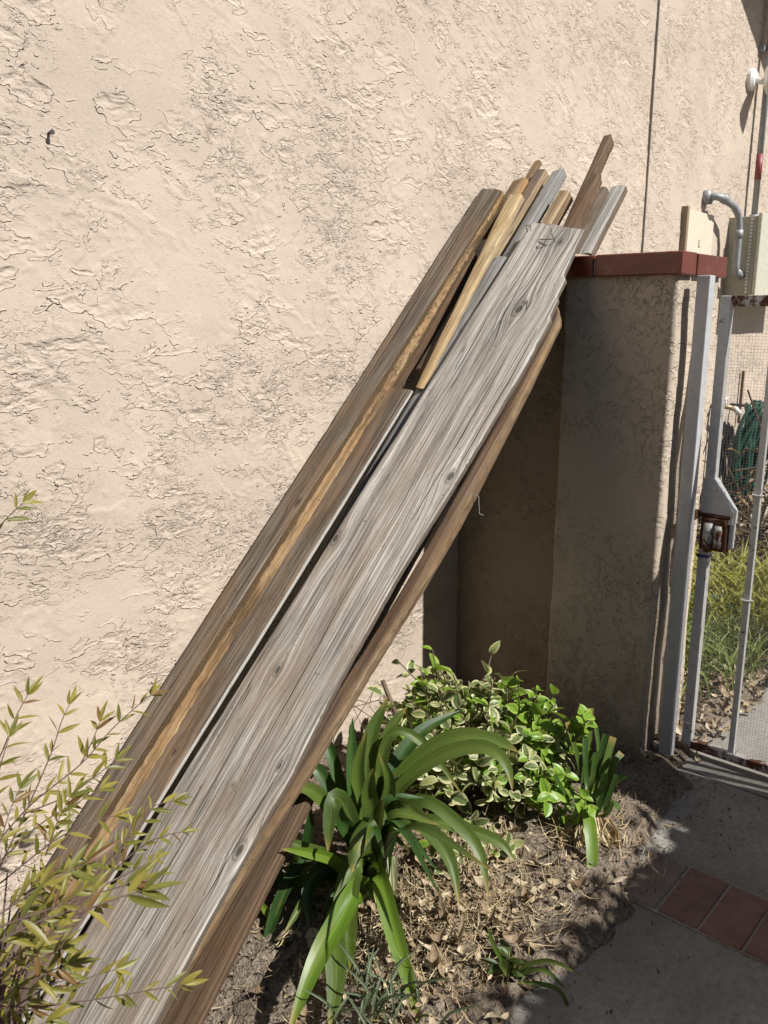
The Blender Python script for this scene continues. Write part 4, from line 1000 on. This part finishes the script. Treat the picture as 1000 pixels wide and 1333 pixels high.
# ---- dry leaves, straw, pebbles (nobody could count them)
def scatter_strips(name, n, region, Lr, Wr, m, curl, label, cat, lift=.01, seg=5):
    V = []; F = []; A = []; b0 = 0
    for k in range(n):
        x, y = region(); z = max(float(soil_h(np.array(x), np.array(y))), .005 if y < -1.0 else -1.)+rng.uniform(0, lift)
        a = rng.uniform(0, 6.28); L = rng.uniform(*Lr); Wd = rng.uniform(*Wr); tl = rng.normal(0, .25); d = np.array([math.cos(a), math.sin(a), tl])
        c = rng.normal(0, curl); side = np.array([-math.sin(a), math.cos(a), 0]); rol = rng.normal(0, .6); sN = np.array([0, 0, 1.])
        side = side*math.cos(rol)+sN*math.sin(rol); sd_ = rng.uniform(0, 9); bend = rng.normal(0, curl)
        for i in range(seg):
            f = i/(seg-1); wv = Wd*max(.12, math.sin(math.pi*min(1, f*.9+.05)))
            p = np.array([x, y, z+.004])+d*L*(f-.5)+sN*abs(c)*L*(f-.5)**2*3+side*bend*L*(f-.5)**2
            for q in (-1, 0, 1): V.append(p+side*q*wv/2+sN*abs(q)*wv*.3*abs(c)*2); A.append((f, q, sd_))
        for i in range(seg-1):
            for q in range(2): F.append((b0+i*3+q, b0+(i+1)*3+q, b0+(i+1)*3+q+1, b0+i*3+q+1))
        b0 += seg*3
    o = obj(name, V, np.array(F), m, attrs={'lf': ('FLOAT_VECTOR', A)}, origin=(0, 0, 0)); tag(o, label, cat, kind='stuff'); return o
def reg_main():
    while True:
        x = rng.normal(1.52, .20); y = rng.normal(-.78, .15)
        if -1.12 < y < -.05: return x, y
def reg_wide(): return rng.uniform(.85, 2.65), (rng.uniform(-1.15, -.1) if random.random() < .9 else -1.1-abs(rng.normal(0, .12)))
def reg_clump(): return rng.normal(2.10, .11), rng.normal(-.92, .09)
def reg_back(): return rng.uniform(2.95, 5.5), rng.uniform(-1.0, -.05)
def reg_back2(): return rng.normal(3.25, .3), rng.uniform(-1.02, -.6)
scatter_strips('dry_leaf_litter', 800, reg_main, (.014, .045), (.006, .020), DRY, .55, 'dry curled tan leaves littering the soil under the agapanthus', 'leaf litter', .03)
scatter_strips('dry_leaf_litter', 110, reg_main, (.035, .06), (.016, .028), DRY, .6, 'larger pale dry leaves scattered in front of the agapanthus', 'leaf litter', .035)
scatter_strips('straw_litter', 2200, reg_main, (.02, .10), (.0010, .0032), STRAW, .4, 'thin dry straw strands over the soil bed', 'straw', .03)
scatter_strips('straw_litter', 260, reg_clump, (.03, .11), (.0012, .004), STRAW, .4, 'dry straw strands round the cut agapanthus clump', 'straw', .04)
scatter_strips('soil_crumbs', 3600, reg_wide, (.003, .013), (.002, .008), m_litter('soil_crumb', (.10,.075,.05), (.22,.17,.12), (.36,.30,.23)), .8, 'loose crumbs and chips over the soil bed', 'debris', .004, 3)
scatter_strips('dry_leaf_litter', 900, reg_back, (.025, .07), (.010, .03), DRY, .55, 'dry leaves on the ground along the wall beyond the gate', 'leaf litter', .05)
scatter_strips('dry_leaf_litter', 420, reg_back2, (.025, .06), (.010, .026), DRY, .55, 'brown leaves along the path edge just beyond the gate', 'leaf litter', .03)

# ---- planting beyond the gate
def grass_patch(name, n, cx, cy, rx_, ry_, hr, m, label, wd=.008):
    V = []; F = []; A = []; b0 = 0
    for k in range(n):
        x = cx+rng.normal(0, rx_); y = cy+rng.normal(0, ry_); 
        if y > -.04 or y < -1.0 or x < 2.97: continue
        a = rng.uniform(0, 6.28); L = rng.uniform(*hr); p = np.array([x, y, 0.02]); d = np.array([math.cos(a)*.35, math.sin(a)*.35, 1])
        v, f, aa = strap([p, p+d*L*.55, p+d*L*.85+np.array([math.cos(a), math.sin(a), -.2])*L*.3], wd*rng.uniform(.5, 1.3), rng.uniform(0, 9), n=5); V.append(v); F.append(f+b0); A.append(aa); b0 += len(v)
    o = obj(name, np.vstack(V), np.vstack(F), m, attrs={'lf': ('FLOAT_VECTOR', np.vstack(A))}, origin=(cx, cy, 0)); tag(o, label, 'grass', kind='stuff')
grass_patch('grass', 900, 3.62, -.60, .20, .20, (.08, .24), GRASS, 'green grass clump beyond the gate by the path', .007)
grass_patch('grass', 700, 4.35, -.52, .22, .25, (.15, .42), m_leaf('yellow_grass', (.20,.21,.035), (.36,.34,.07), trans=.35, rough=.5), 'yellow-green tall grass below the coiled hose', .009)
grass_patch('grass', 350, 4.9, -.75, .3, .18, (.08, .22), GRASS, 'short grass farther along the path edge', .008)
weed = empty('leafy_weed', (4.05, -.42, 0), 'leafy weed with dull green leaves behind the gate frame', 'weed')
wm = leaf_mesh('weed_leaf', .055, .03, m_leaf('dull_leaf', (.05,.09,.045), (.12,.16,.08), trans=.25), .3, .2)
items = []
for k in range(130):
    a = rng.uniform(0, 6.28); items.append((wm, frame(np.array([3.95+rng.normal(0, .16), -.45+rng.normal(0, .12), abs(rng.normal(.12, .11))]), (math.cos(a), math.sin(a), rng.uniform(0, .8)), (0, 0, 1), rng.uniform(.5, 1.2))))
o = joined('foliage', weed, items, [wm.materials[0]])
brush = empty('dry_brush_heap', (5.3, -.3, 0), 'heap of dead brown twigs and leaves under the coiled hose', 'brush heap')
b = MB()
for k in range(240):
    p = np.array([5.3+rng.normal(0, .32), -.28+rng.normal(0, .14), abs(rng.normal(.0, .24))]); d = rng.normal(0, .12, 3); b.tube(catmull([p, p+d+rng.normal(0, .03, 3), p+2*d], 5), rng.uniform(.003, .008), 5, cap=False)
o = b.build('twigs', m_plain('dead_twig', (.085,.055,.035), .9, .4, 30, .3), brush, smooth=True); tag(o, kind='stuff')
dm = leaf_mesh('dead_leaf', .07, .03, m_leaf('dead_leaf', (.12,.075,.04), (.24,.16,.09), trans=.15, rough=.7), .5, .3); items = []
for k in range(420):
    a = rng.uniform(0, 6.28); items.append((dm, frame(np.array([5.3+rng.normal(0, .34), -.30+rng.normal(0, .15), abs(rng.normal(.0, .26))]), (math.cos(a), math.sin(a), rng.uniform(-.8, .8)), (0, 0, 1), rng.uniform(.5, 1.2))))
joined('dead_leaves', brush, items, [dm.materials[0]])

# ---- hedge behind the photographer's right: it shades the path
hedge = empty('hedge', (0, -3.2, 0), 'tall clipped hedge along the far side of the path', 'hedge')
hm = leaf_mesh('hedge_leaf', .07, .04, m_leaf('hedge_leaf', (.03,.065,.02), (.06,.11,.03), trans=.2), .2, .2, nL=4, na=(-1, 0, 1))
items = []
HX0, HX1, HY0, HY1, HH = -3.2, 2.90, -3.55, -2.84, 1.95
for k in range(7000):
    x = rng.uniform(HX0, HX1); f = rng.uniform(0, 1); tz = HH+.06*float(perlin(x*3.1, 0.3, 70))+.05*float(perlin(x*8, 1.3, 71))
    if f < .62: p = (x, HY1+rng.normal(0, .025), rng.uniform(.0, tz))
    elif f < .9: p = (x, rng.uniform(HY0, HY1), tz+rng.normal(0, .03))
    else: p = (HX1+rng.normal(0, .03), rng.uniform(HY0, HY1), rng.uniform(0, tz))
    a = rng.uniform(0, 6.28); items.append((hm, frame(np.array(p), (math.cos(a), math.sin(a), rng.uniform(-.6, .8)), (rng.normal(0, .5), rng.normal(0, .5), 1), rng.uniform(.7, 1.3))))
joined('foliage', hedge, items, [hm.materials[0]])
MB().box((HX0+.05, HY0+.05, 0), (HX1-.03, HY1-.03, HH-.05)).build('shade_core', m_plain('hedge_inner', (.03,.035,.018), .9, .4, 20, .5), hedge)  # solid box added inside the leaves so the hedge casts full shade
# young tree beyond the gate whose leaves dapple the path
tree = empty('young_tree', (4.6, -3.0, 0), 'young tree beyond the gate beside the path', 'tree')
b = MB().tube([(4.6, -3.0, -.05), (4.62, -3.02, .9), (4.55, -2.98, 1.7), (4.6, -3.0, 2.4)], [.05, .04, .03, .012], 10)
for k in range(14):
    p = np.array([4.6, -3.0, rng.uniform(1.3, 2.3)]); d = unit(rng.normal(0, 1, 3)*np.array([1, 1, .35])+np.array([0, 0, .5])); b.tube([p, p+d*.3, p+d*.6+np.array([0, 0, .05])], [.014, .009, .003], 6)
b.build('trunk', STEM, tree, smooth=True); items = []
for k in range(900):
    d = unit(rng.normal(0, 1, 3)); p = np.array([4.55, -2.95, 2.05])+d*np.array([.75, .6, .5])*rng.uniform(.35, 1); a = rng.uniform(0, 6.28)
    items.append((hm, frame(p, (math.cos(a), math.sin(a), rng.uniform(-.6, .5)), (0, 0, 1), rng.uniform(.7, 1.2))))
joined('crown', tree, items, [hm.materials[0]])
